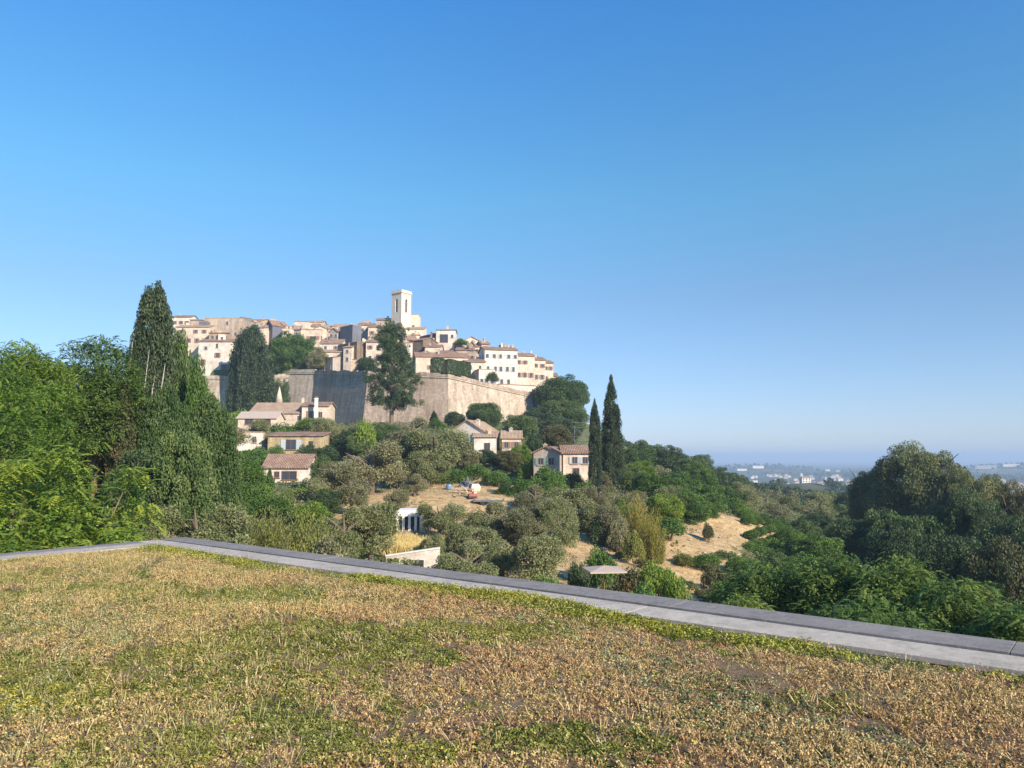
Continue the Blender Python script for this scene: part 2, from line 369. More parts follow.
def H(x, y):
    x = np.atleast_1d(np.asarray(x, float)); y = np.atleast_1d(np.asarray(y, float))
    out = np.zeros(x.shape)
    for k in range(0, len(x), 20000):
        xs, ys = x[k:k+20000], y[k:k+20000]
        D = np.hypot(xs[:, None]-ctrl[None, :, 0], ys[:, None]-ctrl[None, :, 1])
        z = D@RB[:len(ctrl)]+RB[len(ctrl)]+RB[len(ctrl)+1]*xs+RB[len(ctrl)+2]*ys
        d = np.hypot(xs, ys); w = sstep(d, 330, 560)
        z = z*(1-w)+farH(xs, ys)*w
        near = (d > 40)*(1-sstep(d, 300, 500))
        z = z+0.35*TN(np.stack([xs/6, ys/6, 0*xs], 1))*near+0.15*TN(np.stack([xs/1.7, ys/1.7, 0*xs], 1))*near
        # set back a little from the wall line so the step hides inside the wall
        ins = inside(xs, ys-3.5, TOWN)
        z = np.where(ins, plateau(xs, ys), z)
        out[k:k+20000] = z
    return out
def H1(x, y): return float(H(x, y)[0])

DRYSPOTS = [(430,495,96,14,1.0),(480,488,106,14,1.0),(400,500,92,8,1),(580,545,84,9,1.0),(620,548,84,9,1.0),(660,560,78,9,.95),(700,590,68,7,1.0),(690,600,60,6,1),
            (724,534,107,8,1.3),(690,550,92,7,1.1),(742,528,116,7,1.3),(570,590,58,6,.9),(640,530,95,6,.8),(560,560,74,6,.8),(540,575,62,5,.8),(380,470,110,6,.5)]
def grid_axis(a0, a1, step, far0, far1, g=1.11):
    v = list(np.arange(a0, a1+.01, step)); s = step
    while v[-1] < far1: s *= g; v.append(v[-1]+s)
    s = step; lo = [v[0]]
    while lo[-1] > far0: s *= g; lo.append(lo[-1]-s)
    return np.array(sorted(set(lo[1:]+v)))
gx = grid_axis(-170, 130, 2.0, -14000, 14000); gy = grid_axis(24, 330, 2.0, -3000, 14000)
X, Y_ = np.meshgrid(gx, gy); xs, ys = X.ravel(), Y_.ravel()
zs = H(xs, ys)
nx, ny = len(gx), len(gy)
i = np.arange(nx*ny).reshape(ny, nx)
Fq = np.stack([i[:-1, :-1], i[:-1, 1:], i[1:, 1:], i[1:, :-1]], -1).reshape(-1, 4)
me = bpy.data.meshes.new('hillside')
me.from_pydata(np.stack([xs, ys, zs], 1).tolist(), [], Fq.tolist()); me.shade_smooth()
dry = np.zeros(len(xs))
for a, b, c, r, k in DRYSPOTS:
    cx = xof(a, b, c); dry = np.maximum(dry, k*np.exp(-(((xs-cx)**2+((ys-c)*.8)**2)/(r*r))**1.5))
at_ = me.attributes.new('dry', 'FLOAT', 'POINT'); at_.data.foreach_set('value', dry.astype(np.float32))
def terrain_mat():
    m, n, l, b = new_mat('hillside_ground')
    geo = n.new('ShaderNodeNewGeometry'); P = geo.outputs['Position']
    a = n.new('ShaderNodeAttribute'); a.attribute_name = 'dry'
    n1 = noise(n, l, P, 0.12, 6, 0.65); n2 = noise(n, l, P, 1.3, 6, 0.7); n3 = noise(n, l, P, 0.012, 5, 0.6)
    green = ramp(n, l, n2, [(0.3, (0.035, 0.055, 0.02)), (0.55, (0.10, 0.12, 0.04)), (0.75, (0.20, 0.18, 0.08))])
    soil = ramp(n, l, n2, [(0.3, (0.24, 0.155, 0.08)), (0.5, (0.45, 0.315, 0.155)), (0.7, (0.62, 0.47, 0.26))])
    k = mathn(n, l, 'ADD', a.outputs['Fac'], mathn(n, l, 'ADD', mathn(n, l, 'MULTIPLY', mathn(n, l, 'SUBTRACT', n1, 0.5), 1.5), mathn(n, l, 'MULTIPLY', mathn(n, l, 'SUBTRACT', n2, 0.5), 1.1)))
    c = mixc(n, l, ramp(n, l, k, [(0.30, (0, 0, 0)), (0.48, (1, 1, 1))]), green, soil)
    cd = n.new('ShaderNodeVectorMath'); cd.operation = 'LENGTH'; l.new(P, cd.inputs[0])
    far = ramp(n, l, mathn(n, l, 'DIVIDE', cd.outputs['Value'], 1000.0), [(0.35, (0, 0, 0)), (0.6, (1, 1, 1))])
    farc = ramp(n, l, n3, [(0.4, (0.03, 0.045, 0.02)), (0.55, (0.06, 0.075, 0.03)), (0.68, (0.16, 0.14, 0.08))])
    c = mixc(n, l, far, c, farc)
    l.new(c, b.inputs['Base Color']); b.inputs['Roughness'].default_value = 1
    bump(n, l, n2, 0.7, 0.3, b); return m
me.materials.append(terrain_mat())
tag(link('hillside', me), kind='structure')

# sea
mb = MB(); mb.poly([(-90000, 5000, -150), (90000, 5000, -150), (90000, 110000, -150), (-90000, 110000, -150)])
m, n, l, b = new_mat('sea_water'); b.inputs['Base Color'].default_value = (0.03, 0.09, 0.13, 1); b.inputs['Roughness'].default_value = 0.35
tag(mb.build('sea', m), kind='structure')

# air
mb = MB(); mb.box(-95000, 95000, -4000, 112000, -190, 78)
hz = mb.mesh('haze', None); m = bpy.data.materials.new('hazy_air'); m.use_nodes = True
n = m.node_tree.nodes; n.clear(); v = n.new('ShaderNodeVolumePrincipled'); o_ = n.new('ShaderNodeOutputMaterial')
v.inputs['Color'].default_value = (0.50, 0.655, 0.88, 1); v.inputs['Density'].default_value = 2.5e-4; v.inputs['Anisotropy'].default_value = 0.0
m.node_tree.links.new(v.outputs[0], o_.inputs['Volume']); hz.materials.append(m)
tag(link('haze', hz), kind='stuff', label='pale blue haze over the distant valley')

# ------------------------------------------------------------------ planted roof in the foreground
ZT = 0.035
A0, A1 = onz(185, 537, ZT), onz(1024, 642.5, ZT)          # outer edge of the right parapet
dR = (A1-A0)/np.linalg.norm(A1-A0); nR = np.array((dR[1], -dR[0]))       # nR points to the roof side
if np.dot(nR, -A0) < 0: nR = -nR
B1 = onz(0, 553.5, ZT); dL = (B1-A0)/np.linalg.norm(B1-A0); nL = np.array((dL[1], -dL[0]))
if np.dot(nL, -A0) < 0: nL = -nL
WR, WL = 1.0, 0.80
def line_x(p, d, q, e):
    t = np.linalg.solve(np.stack([d, -e], 1), q-p); return p+d*t[0]
def strip_pts(o1, o2):
    """corner point at offsets o1 (right parapet) and o2 (left parapet)"""
    return line_x(A0+nR*o1, dR, A0+nL*o2, dL)
LR, LL = 34.0, 30.0
def slab(mbx, P0, P1, N, o0, o1, z0, z1):
    a, b_, c, d = P0+N*o0, P1+N*o0, P1+N*o1, P0+N*o1
    q = [a, b_, c, d]
    ar = sum(q[k][0]*q[(k+1) % 4][1]-q[(k+1) % 4][0]*q[k][1] for k in range(4))
    if ar < 0: q = q[::-1]
    mbx.prism([(p[0], p[1], z0) for p in q], [(p[0], p[1], z1) for p in q])
def bevel(o, w=0.006):
    md = o.modifiers.new('bevel', 'BEVEL'); md.width = w; md.segments = 2; md.limit_method = 'ANGLE'; return o
def parapet(P, d, N, length, width, label, mats, first):
    root = tag(empty('parapet', (P[0], P[1], 0)), label, 'parapet')
    inv = Matrix.Translation((-P[0], -P[1], 0))
    def add(name, mbx, mat, par=root):
        me = mbx.mesh(name, mat); me.transform(inv); o = link(name, me, par); bevel(o, .004); return o
    mbx = MB(); slab(mbx, P, P+d*length, N, 0.04, width-0.05, -9.0, ZT-0.062)
    add('wall', mbx, M['concrete'])
    half = width*0.5; L = 3.05; s = first; k = 0
    while s < length:
        e = min(s+L, length); r_ = random.Random(k+int(width*100))
        mbx = MB(); slab(mbx, P+d*(max(s, 0)+.003), P+d*(e-.003), N, 0, half-0.022, ZT-0.06, ZT+r_.uniform(-.002, .003))
        if e > max(s, 0)+.1: add('coping_slab', mbx, mats[0])
        s += L; k += 1
    s = first*0.4-1.1; k = 0
    while s < length:
        e = min(s+L*1.35, length)
        mbx = MB(); slab(mbx, P+d*(max(s, 0.0)+.0025), P+d*(e-.0025), N, half+0.018, width, ZT-0.06, ZT-0.012)
        if e > max(s, 0)+.1: add('kerb_slab', mbx, mats[1])
        s += L*1.35; k += 1
    return root
A0L = A0+dL*0.002
parapet(A0, dR, nR, LR, WR, 'long grey slab parapet running along the right edge of the planted roof', (M['coping_dark'], M['coping_pale']), -1.2)
parapet(A0+dL*(WR+0.01), dL, nL, LL, WL, 'short pale parapet meeting the long one at the far left roof corner', (M['coping_dark'], M['coping_pale']), -2.0)

# soil sheet
c0 = strip_pts(WR-0.03, WL-0.03); cR = A0+dR*LR+nR*(WR-0.03); cL = A0+dL*LL+nL*(WL-0.03)
m, n, l, b = new_mat('roof_soil')
geo = n.new('ShaderNodeNewGeometry'); P = geo.outputs['Position']
f = noise(n, l, P, 18, 8, 0.75); g = noise(n, l, P, 1.2, 4)
c = ramp(n, l, f, [(0.3, (0.07, 0.042, 0.022)), (0.52, (0.21, 0.128, 0.065)), (0.72, (0.38, 0.25, 0.135))])
c = mixc(n, l, ramp(n, l, g, [(0.4, (0, 0, 0)), (0.6, (.5,)*3)]), c, (0.20, 0.17, 0.09))
l.new(c, b.inputs['Base Color']); b.inputs['Roughness'].default_value = 1; bump(n, l, f, 0.9, 0.03, b)
NN = 140
g0 = np.linspace(0, 1, NN)
U, V = np.meshgrid(g0, g0)
far = c0+(cL-c0)*0
Pq = c0[None]+U.ravel()[:, None]*(cR-c0)[None]+V.ravel()[:, None]*(cL-c0)[None]
RN = Noise3(21, 12, 1.0)
zz = 0.018*RN(np.concatenate([Pq*1.3, 0*Pq[:, :1]], 1))+0.008*RN(np.concatenate([Pq*5, 0*Pq[:, :1]], 1))-0.01
me = bpy.data.meshes.new('roof_soil'); ii = np.arange(NN*NN).reshape(NN, NN)
me.from_pydata(np.concatenate([Pq, zz[:, None]], 1).tolist(), [], np.stack([ii[:-1, :-1], ii[:-1, 1:], ii[1:, 1:], ii[1:, :-1]], -1).reshape(-1, 4).tolist())
me.shade_smooth(); me.materials.append(m); tag(link('roof_soil', me), kind='structure')
def soil_z(P2): return 0.018*RN(np.concatenate([P2*1.3, 0*P2[:, :1]], 1))-0.01

# cover fields ---------------------------------------------------------------
rng = np.random.default_rng(11)
def in_roof(P2, m_=0.02):
    return (((P2-A0)@nR) > WR+m_) & (((P2-A0)@nL) > WL+m_)
def sample_roof(n):
    """points on the roof, thicker where the camera is near"""
    x = rng.uniform(-15, 15, n*3); y = rng.uniform(1.5, 17, n*3)
    P2 = np.stack([x, y], 1); k = in_roof(P2) & (np.abs(x) < 2.2+0.78*y)
    return P2[k][:n]
GREEN = [ # px,py, rx,ry (m), weight : patches of green cover
 (250,650,1.9,1.0,1.0),(120,670,1.6,.9,.9),(60,650,1.5,1,.8),(330,660,1.0,.6,.5),(390,655,.7,.45,1.1),(470,628,.9,.5,1.1),(360,640,.6,.6,.5),(440,640,.8,.4,.8),
 (240,592,1.6,.6,1.1),(300,600,1.0,.5,1.0),(120,590,1.6,.7,.8),(60,600,1.5,.6,.7),(400,600,1.2,.4,.9),(200,740,.6,.3,.5),(540,735,.6,.3,.9),(440,745,.5,.3,1.0),(620,745,.5,.3,.7),
 (300,720,.8,.5,.5),(350,745,.4,.3,.6),(860,700,.9,.35,.8),(960,715,.6,.3,.4),(700,735,.4,.2,.4),(40,725,.9,.4,.5),(250,700,1.2,.5,.45),(480,700,.6,.3,.4),(830,690,.6,.3,.6),(170,700,.9,.4,.6)]
YELLOW = [(20,697,.6,.4,2.0),(80,690,.5,.3,1.2),(250,597,1.0,.35,1.0),(300,608,.5,.25,1.2),(130,610,.9,.4,.6),(440,745,.25,.15,.9),(40,620,1.0,.5,.5)]
def field(P2, lst):
    v = np.zeros(len(P2))
    for px, py, rx, ry, w in lst:
        c = onz(px, py, 0); v = np.maximum(v, w*np.exp(-(((P2[:, 0]-c[0])/rx)**2+((P2[:, 1]-c[1])/ry)**2)))
    return v
N1 = Noise3(31, 14, 1.0); N2 = Noise3(32, 14, 1.0)
def p3(P2, s): return np.concatenate([P2*s, np.full((len(P2), 1), .7)], 1)
def greenf(P2):
    edge = np.exp(-((((P2-A0)@nR)-WR-0.18)/0.26)**2)*1.45
    g = np.maximum(field(P2, GREEN), edge*np.clip(0.85+0.35*N2(p3(P2, 1.4)), 0.6, 1.3))
    return g+0.26*N1(p3(P2, 2.6))+0.16*N2(p3(P2, 8.0))
rise = np.array((0, 0, 1.0))
def tufts(P2, nb, hgt, wid, lean, spread, capw=0.0):
    """nb upright blades per tuft, with small head quads"""
    n_ = len(P2); base = np.concatenate([P2, soil_z(P2)[:, None]], 1)
    base = np.repeat(base, nb, 0); m_ = len(base)
    h = np.repeat(hgt, nb)*rng.uniform(.55, 1.15, m_); off = rng.normal(size=(m_, 2))*np.repeat(spread, nb)[:, None]
    b0 = base.copy(); b0[:, :2] += off
    tip = b0.copy(); tip[:, :2] += off*lean+rng.normal(size=(m_, 2))*0.012; tip[:, 2] += h
    th = rng.uniform(0, 6.28, m_); s = np.stack([np.cos(th), np.sin(th), 0*th], 1)*(wid*rng.uniform(.6, 1.3, m_))[:, None]*.5
    mid = b0*.45+tip*.55
    Vv = np.stack([b0-rise*.01, mid+s, tip, mid-s], 1); t = rng.uniform(0, 1, m_)
    if capw:
        nn = unit(rise*0.9+rng.normal(size=(m_, 3))*.6)
        cq = leafquads(rng, tip, nn, capw*rng.uniform(.7, 1.4, m_), capw*rng.uniform(.7, 1.3, m_))
        Vv = np.concatenate([Vv, cq]); t = np.concatenate([t, np.clip(t+.15, 0, 1)])
    return Vv, t
def cover_mat(name, A, B, C, scale=0.9, trans=0.2, third=None):
    """A/B patches across the roof, darker and lighter by the piece's own tint (C lightest)"""
    m, n, l, b = new_mat(name)
    at_ = n.new('ShaderNodeAttribute'); at_.attribute_name = 'tint'; geo = n.new('ShaderNodeNewGeometry')
    nz = noise(n, l, geo.outputs['Position'], scale, 5, 0.6)
    ab = mixc(n, l, ramp(n, l, nz, [(0.42, (0, 0, 0)), (0.58, (1, 1, 1))]), A, B)
    c = mixc(n, l, ramp(n, l, at_.outputs['Fac'], [(0.5, (0, 0, 0)), (1.0, (1, 1, 1))]), ab, C)
    dk = ramp(n, l, at_.outputs['Fac'], [(0.0, (0.45,)*3), (0.5, (1,)*3)])
    c = mixc(n, l, 1.0, c, dk, 'MULTIPLY')
    if third:
        nz3 = noise(n, l, geo.outputs['Position'], 0.35, 3)
        c = mixc(n, l, ramp(n, l, nz3, [(0.48, (0, 0, 0)), (0.62, (.8,)*3)]), c, third)
    l.new(c, b.inputs['Base Color']); b.inputs['Roughness'].default_value = 0.8; b.inputs['Specular IOR Level'].default_value = 0.2
    tr = n.new('ShaderNodeBsdfTranslucent'); l.new(c, tr.inputs['Color'])
    mx = n.new('ShaderNodeMixShader'); mx.inputs[0].default_value = trans
    l.new(b.outputs[0], mx.inputs[1]); l.new(tr.outputs[0], mx.inputs[2]); l.new(mx.outputs[0], n['Material Output'].inputs['Surface'])
    return m
# dry flower heads: reddish on the right, straw coloured on the left
def side(P2): return sstep(P2[:, 0]+0.45*N1(p3(P2, .9))+1.1*N2(p3(P2, .45))+1.6*sstep(P2[:, 1], 9.5, 12.5), -1.8+0*P2[:, 0], 1.0+0*P2[:, 0])
P2 = sample_roof(84000); g = greenf(P2); P2 = P2[g < rng.uniform(.30, 1.0, len(g))]
bare = N2(p3(P2, 3.3)); P2 = P2[bare > -1.8]
sd = side(P2) > rng.uniform(.05, .95, len(P2))
hf = lambda Q: np.clip(0.034+0.016*N1(p3(Q, 1.1))+.010*N2(p3(Q, 6.0)), .010, .085)
for Q, nm, mt, lab in ((P2[sd], 'reddish_dry_sedum', cover_mat('dry_flower_heads', (0.50, 0.30, 0.14), (0.55, 0.39, 0.165), (0.72, 0.55, 0.27)), 'reddish tan dried flower heads on the right of the planted roof'),
                       (P2[~sd], 'straw_dry_sedum', cover_mat('straw_flower_heads', (0.56, 0.38, 0.17), (0.47, 0.37, 0.13), (0.74, 0.58, 0.27)), 'straw and olive dried flower heads on the left of the planted roof')):
    sp = rng.uniform(size=len(Q)) < .5; Qa, Qb = Q[sp], Q[~sp]
    Vv, t = tufts(Qa, 5, hf(Qa)*.8, 0.007, 1.1, rng.uniform(.014, .034, len(Qa)), 0.011)
    bs = np.repeat(np.concatenate([Qb, soil_z(Qb)[:, None]], 1), 20, 0); hh_ = np.repeat(hf(Qb), 20); rr_ = np.repeat(rng.uniform(.012, .034, len(Qb)), 20)[:, None]
    dd_ = rand_dirs(rng, len(bs)); dd_[:, 2] = abs(dd_[:, 2])*.8; bs = bs+dd_*rr_*rng.uniform(.6, 1.05, (len(bs), 1)); bs[:, 2] += hh_*.45
    lf_ = .011*rng.uniform(.6, 1.5, len(bs)); Vc = leafquads(rng, bs, unit(dd_*.7+rand_dirs(rng, len(bs))*.7+rise*.2), lf_, lf_*.7)
    Vv = np.concatenate([Vv, Vc]); t = np.concatenate([t, np.clip(np.repeat(rng.uniform(.1, .85, len(Qb)), 20)+rng.normal(size=len(bs))*.17, 0, 1)])
    tag(link(nm, quads_mesh(nm, Vv, t, mt)), lab, 'dry plants', kind='stuff')
# fallen stems lying flat
P2 = sample_roof(90000); n_ = len(P2); th = rng.uniform(0, 6.28, n_); zb_ = soil_z(P2)+rng.uniform(.004, .028, n_)
d3 = np.stack([np.cos(th), np.sin(th), rng.normal(size=n_)*.18], 1)*rng.uniform(.015, .05, n_)[:, None]; c3 = np.concatenate([P2, zb_[:, None]], 1)
s3 = np.cross(unit(d3), rise)*rng.uniform(.0012, .003, n_)[:, None]
o = link('plant_litter', quads_mesh('plant_litter', np.stack([c3-d3, c3+s3, c3+d3, c3-s3], 1), rng.uniform(0, 1, n_), cover_mat('dead_stems', (0.26, 0.17, 0.11), (0.38, 0.27, 0.16), (0.58, 0.46, 0.32))))
tag(o, 'dead stems and litter lying between the roof plants', 'plant litter', kind='stuff')
def clumps(P2, rad, nl, leaf, seed_h=0.7):
    n_ = len(P2); r_ = rad*rng.uniform(.45, 1.5, n_); base = np.concatenate([P2, soil_z(P2)[:, None]], 1)
    base = np.repeat(base, nl, 0); rr = np.repeat(r_, nl)[:, None]
    d = rand_dirs(rng, len(base)); d[:, 2] = np.abs(d[:, 2]); q = base+d*rr*rng.uniform(.45, 1.05, (len(base), 1))*np.array((1, 1, seed_h))
    nn = unit(d*.6+rand_dirs(rng, len(base))*.7+rise*.3)
    lf = leaf*rng.uniform(.6, 1.5, len(base))
    return leafquads(rng, q, nn, lf, lf*.62), np.clip(np.repeat(rng.uniform(.1, .9, n_), nl)+rng.normal(size=len(base))*.18, 0, 1)
def cover(name, P2, rad, nl, leaf, mat, label, cat, sh=.7):
    Vv, t = clumps(P2, rad, nl, leaf, sh); tag(link(name, quads_mesh(name, Vv, t, mat)), label, cat, kind='stuff')
P2 = sample_roof(74000); g = greenf(P2)+.22*(1-side(P2)); k = (g > rng.uniform(.48, .92, len(g))) | (rng.uniform(size=len(g)) < .055); P2 = P2[k]
cover('green_sedum', P2, .044, 38, .016, cover_mat('green_succulents', (0.15, 0.19, 0.03), (0.27, 0.265, 0.055), (0.45, 0.44, 0.14), 0.9, 0.25), 'low green succulent clumps spread over the planted roof', 'green plants')
# plumper growth sheltering along the long parapet
t_ = rng.uniform(-1, 20, 3400); q_ = WR+.05+np.abs(rng.normal(size=3400))*.16; P2 = A0[None]+t_[:, None]*dR[None]+q_[:, None]*nR[None]; P2 = P2[in_roof(P2, .04)]; P2 = P2[N2(p3(P2, 2.3)) > rng.uniform(-1.3, .3, len(P2))]
cover('edge_sedum', P2, .075, 70, .02, cover_mat('edge_succulents', (0.20, 0.24, 0.035), (0.34, 0.33, 0.05), (0.56, 0.53, 0.12), 1.5, 0.25), 'plump yellow green clumps lined up along the long parapet', 'green plants', .85)
# taller dry tussocks breaking the level of the mat
P2 = sample_roof(900); Vv, t = tufts(P2, 14, .07*rng.uniform(.6, 1.5, len(P2)), 0.006, 1.3, np.full(len(P2), .035), .013)
tag(link('dry_tussocks', quads_mesh('dry_tussocks', Vv, t, cover_mat('tussock_stems', (0.44, 0.27, 0.15), (0.52, 0.42, 0.18), (0.74, 0.58, 0.32), 1.2))), 'taller dry tussocks standing above the roof mat', 'dry plants', kind='stuff')
P2 = sample_roof(45000); g = field(P2, YELLOW)+0.2*N1(p3(P2, 3)); P2 = P2[(g > rng.uniform(.5, 1.0, len(g))) | (rng.uniform(size=len(g)) < .006)]
cover('yellow_sedum', P2, .04, 34, .015, cover_mat('yellow_succulents', (0.52, 0.46, 0.06), (0.42, 0.41, 0.06), (0.70, 0.60, 0.14), 0.8, 0.25), 'yellow green flowering patches on the planted roof', 'yellow plants')
P2 = sample_roof(9000); k = (rng.uniform(size=len(P2)) < .12+.88*(1-side(P2))); P2 = P2[k]
Vv, t = tufts(P2, 6, .075*rng.uniform(.5, 1.6, len(P2)), 0.004, 1.5, np.full(len(P2), 0.022))
tag(link('grass', quads_mesh('grass', Vv, t, cover_mat('straw_grass', (0.44, 0.39, 0.17), (0.26, 0.31, 0.09), (0.66, 0.56, 0.30), 1.3))), 'thin straw coloured grass stalks on the planted roof', 'grass', kind='stuff')
P2 = sample_roof(26000); g = N2(p3(P2, 2.1)+3); P2 = P2[g > rng.uniform(.5, 2.0, len(g))]
cover('grey_green_sedum', P2, .055, 36, .018, cover_mat('grey_green_succulents', (0.18, 0.22, 0.10), (0.26, 0.27, 0.12), (0.46, 0.47, 0.25), 1.1), 'pale grey green rosettes scattered on the planted roof', 'rosette plants')
P2 = sample_roof(16000); g = N1(p3(P2, 1.7)+9); P2 = P2[g > rng.uniform(.2, 1.6, len(g))]
cover('red_sedum', P2, .045, 26, .016, cover_mat('red_succulents', (0.30, 0.14, 0.07), (0.28, 0.18, 0.08), (0.46, 0.28, 0.14), 1.1), 'reddish brown creeping mats on the planted roof', 'red plants', .4)

# ------------------------------------------------------------------ trees: meshes
def blob_leaves(rng, blobs, dens, leaf, asp=.5, shell=.5, low=0.35, gap=None, outn=.6, tdir=None):
    """blobs rows: cx cy cz rx ry rz ; dens leaves per square metre of blob surface"""
    C, Nn, T = [], [], []
    for bl in blobs:
        c = np.array(bl[:3]); r = np.array(bl[3:6]); area = 4*math.pi*((r[0]*r[1]+r[0]*r[2]+r[1]*r[2])/3)
        n_ = int(area*dens); d = rand_dirs(rng, n_)
        d = d[(d[:, 2] > -low) | (rng.uniform(size=n_) < .3)]
        q = c+d*r*(1-shell*rng.uniform(0, 1, (len(d), 1))**1.6); C.append(q); Nn.append(d)
        T.append(np.full(len(d), rng.uniform(.15, .85)))
    C = np.concatenate(C); Nn = np.concatenate(Nn); T = np.concatenate(T)
    if gap is not None:
        k = gap(C) > rng.uniform(-2.2, -.7, len(C)); C, Nn, T = C[k], Nn[k], T[k]
    nn = unit(Nn*outn+rand_dirs(rng, len(C))); L = leaf*rng.uniform(.7, 1.4, len(C))
    return leafquads(rng, C, nn, L, L*asp, tdir), np.clip(T+rng.normal(size=len(C))*.2, 0, 1), C
def spread_blobs(rng, n, env, rb, core=0.35, zmin=-1.0):
    """small blobs near the surface of a unit-sphere mapped by env (cx,cy,cz,rx,ry,rz)"""
    c = np.array(env[:3]); r = np.array(env[3:6]); out = []
    ga = math.pi*(3-math.sqrt(5))
    for k in range(n):
        z = zmin+(1-zmin)*(k+.5)/n; rr = math.sqrt(max(0, 1-z*z)); a = ga*k+rng.uniform(-.3, .3)
        d = np.array((rr*math.cos(a), rr*math.sin(a), z))
        s = rng.uniform(core, 1.0)**.6; b_ = rb*rng.uniform(.65, 1.35)
        q = c+d*np.maximum(r-b_*.75, 0)*s*rng.uniform(.85, 1.08); out.append((*q, b_, b_*rng.uniform(.8, 1.1), b_*rng.uniform(.7, .95)))
    return out
def limbs(rng, h0, h, r0, crown_r, n=6, lean=0.1, mat='bark', fork=.35):
    mb = MB(); top = Vector((rng.uniform(-lean, lean)*h, rng.uniform(-lean, lean)*h, h*.8))
    mid = Vector((top.x*.3+rng.uniform(-.03, .03)*h, top.y*.3, h*fork))
    mb.tube([(0, 0, -0.6), (0, 0, 0.15*h*fork), tuple(mid), tuple((mid+top)/2+Vector((rng.uniform(-.05, .05)*h, 0, 0))), tuple(top)], [r0*1.35, r0, r0*.8, r0*.5, r0*.12], 8)
    for k in range(n):
        a = 6.283*k/n+rng.uniform(-.4, .4); s0 = mid.lerp(top, rng.uniform(-.1, .6)); R_ = crown_r*rng.uniform(.55, .85)
        e = Vector((math.cos(a)*R_, math.sin(a)*R_, s0.z+rng.uniform(.05, .35)*h)); m_ = s0.lerp(e, .5)+Vector((0, 0, rng.uniform(-.03, .06)*h))
        mb.tube([tuple(s0), tuple(m_), tuple(e)], [r0*.45, r0*.3, r0*.08], 6)
    return mb.mesh('trunk', M[mat])

PROTO = {}
def make_olive(seed):
    rng = np.random.default_rng(seed); w, h = 5.0, 4.6
    bl = []
    for k in range(5):
        a = 1.257*k+rng.uniform(-.4, .4); r_ = rng.uniform(.6, 1.6); R_ = rng.uniform(.75, 1.55)
        bl += spread_blobs(rng, 13, (math.cos(a)*r_, math.sin(a)*r_, rng.uniform(1.6, 3.4), R_, R_, R_*rng.uniform(.85, 1.15)), .55, .5, -.9)
    bl += spread_blobs(rng, 12, (0, 0, 1.5, 1.9, 1.9, 1.2), .6, .6, -.6)
    V_, t, _ = blob_leaves(rng, bl, 95, .15, .40, .6, .7, Noise3(seed, 10, 1.6), .5)
    return (quads_mesh('crown', V_, t, M['olive']), limbs(rng, 0, h, .24, w/2, 6, .06, 'bark', .25), w, h)
def make_broad(seed, w=7.0, h=8.0, nb=46, rb=.95, leaf=.20, dens=58, zlo=.02, low=.8):
    rng = np.random.default_rng(seed)
    zc = h*(1+zlo)/2; rz = h*(1-zlo)/2
    bl = spread_blobs(rng, nb, (0, 0, zc, w/2, w/2, rz), rb, .6, -.85)+spread_blobs(rng, nb//3, (rng.uniform(-.6, .6), rng.uniform(-.6, .6), zc-.3, w/3.2, w/3.2, rz*.6), rb, .5, -.8)
    V_, t, _ = blob_leaves(rng, bl, dens, leaf, .6, .55, low, Noise3(seed, 10, 1.1), .6)
    return (quads_mesh('crown', V_, t, M['broad']), limbs(rng, 0, h, .03*h, w/2, 7, .05, 'bark', .32), w, h)
def make_bush(seed):
    rng = np.random.default_rng(seed); w, h = 3.2, 2.2
    bl = spread_blobs(rng, 22, (0, 0, .8, w/2, w/2, 1.35), .5, .5, -.3)
    V_, t, _ = blob_leaves(rng, bl, 90, .14, .55, .6, .6, Noise3(seed, 10, 2.0), .5)
    mb = MB()
    for k in range(6):
        a = 1.05*k; mb.tube([(0.05*math.cos(a), .05*math.sin(a), -.3), (.4*math.cos(a), .4*math.sin(a), .7), (.8*math.cos(a), .8*math.sin(a), 1.5)], [.05, .035, .01], 5)
    return (quads_mesh('crown', V_, t, M['broad']), mb.mesh('trunk', M['bark']), w, h)
def make_cyp(seed, w=2.6, h=17.0, prof=None, dens=60, leaf=.22, nbl=170, rb=.42):
    rng = np.random.default_rng(seed); bl = []
    prof = prof or ((0, .62), (.12, .9), (.35, 1.0), (.6, .8), (.82, .45), (1, .05))
    for k in range(nbl):
        t = .02+.97*(k+rng.uniform())/nbl; r_ = np.interp(t, [p[0] for p in prof], [p[1] for p in prof])*w/2
        a = rng.uniform(0, 6.283); rr = max(r_-rb*.55, 0.02)*rng.uniform(.75, 1.08); q = rb*rng.uniform(.7, 1.3)*min(1, .42+r_/(w/2))
        bl.append((math.cos(a)*rr, math.sin(a)*rr, t*(h-.8), q, q, q*rng.uniform(1.6, 3.2)))
    V_, t, _ = blob_leaves(rng, bl, dens, leaf, .42, .6, .8, Noise3(seed, 10, 1.7), .7, np.array((0, 0, 1.0)))
    mb = MB(); mb.tube([(0, 0, -.6), (0, 0, h*.5), (0, 0, h*.93)], [.26*w/2.6, .17, .03], 8)
    return (quads_mesh('crown', V_, t, M['cypress']), mb.mesh('trunk', M['bark']), w, h)
def make_pine(seed, w=14.0, h=13.0, nb=80, rb=1.45, zlo=.12):
    rng = np.random.default_rng(seed); zc = h*(1+zlo)/2; rz = h*(1-zlo)/2
    bl = spread_blobs(rng, nb, (0, 0, zc, w/2, w/2, rz), rb, .7, -.6)
    bl += spread_blobs(rng, nb//2, (rng.uniform(-1, 1), 0, zc-.8, w/3, w/3, rz*.7), rb, .6, -.8)
    V_, t, _ = blob_leaves(rng, bl, 46, .27, .34, .6, .6, Noise3(seed, 10, .9), .6)
    return (quads_mesh('crown', V_, t, M['pine']), limbs(rng, 0, h, .38, w/2, 9, .04, 'bark_red', .3), w, h)
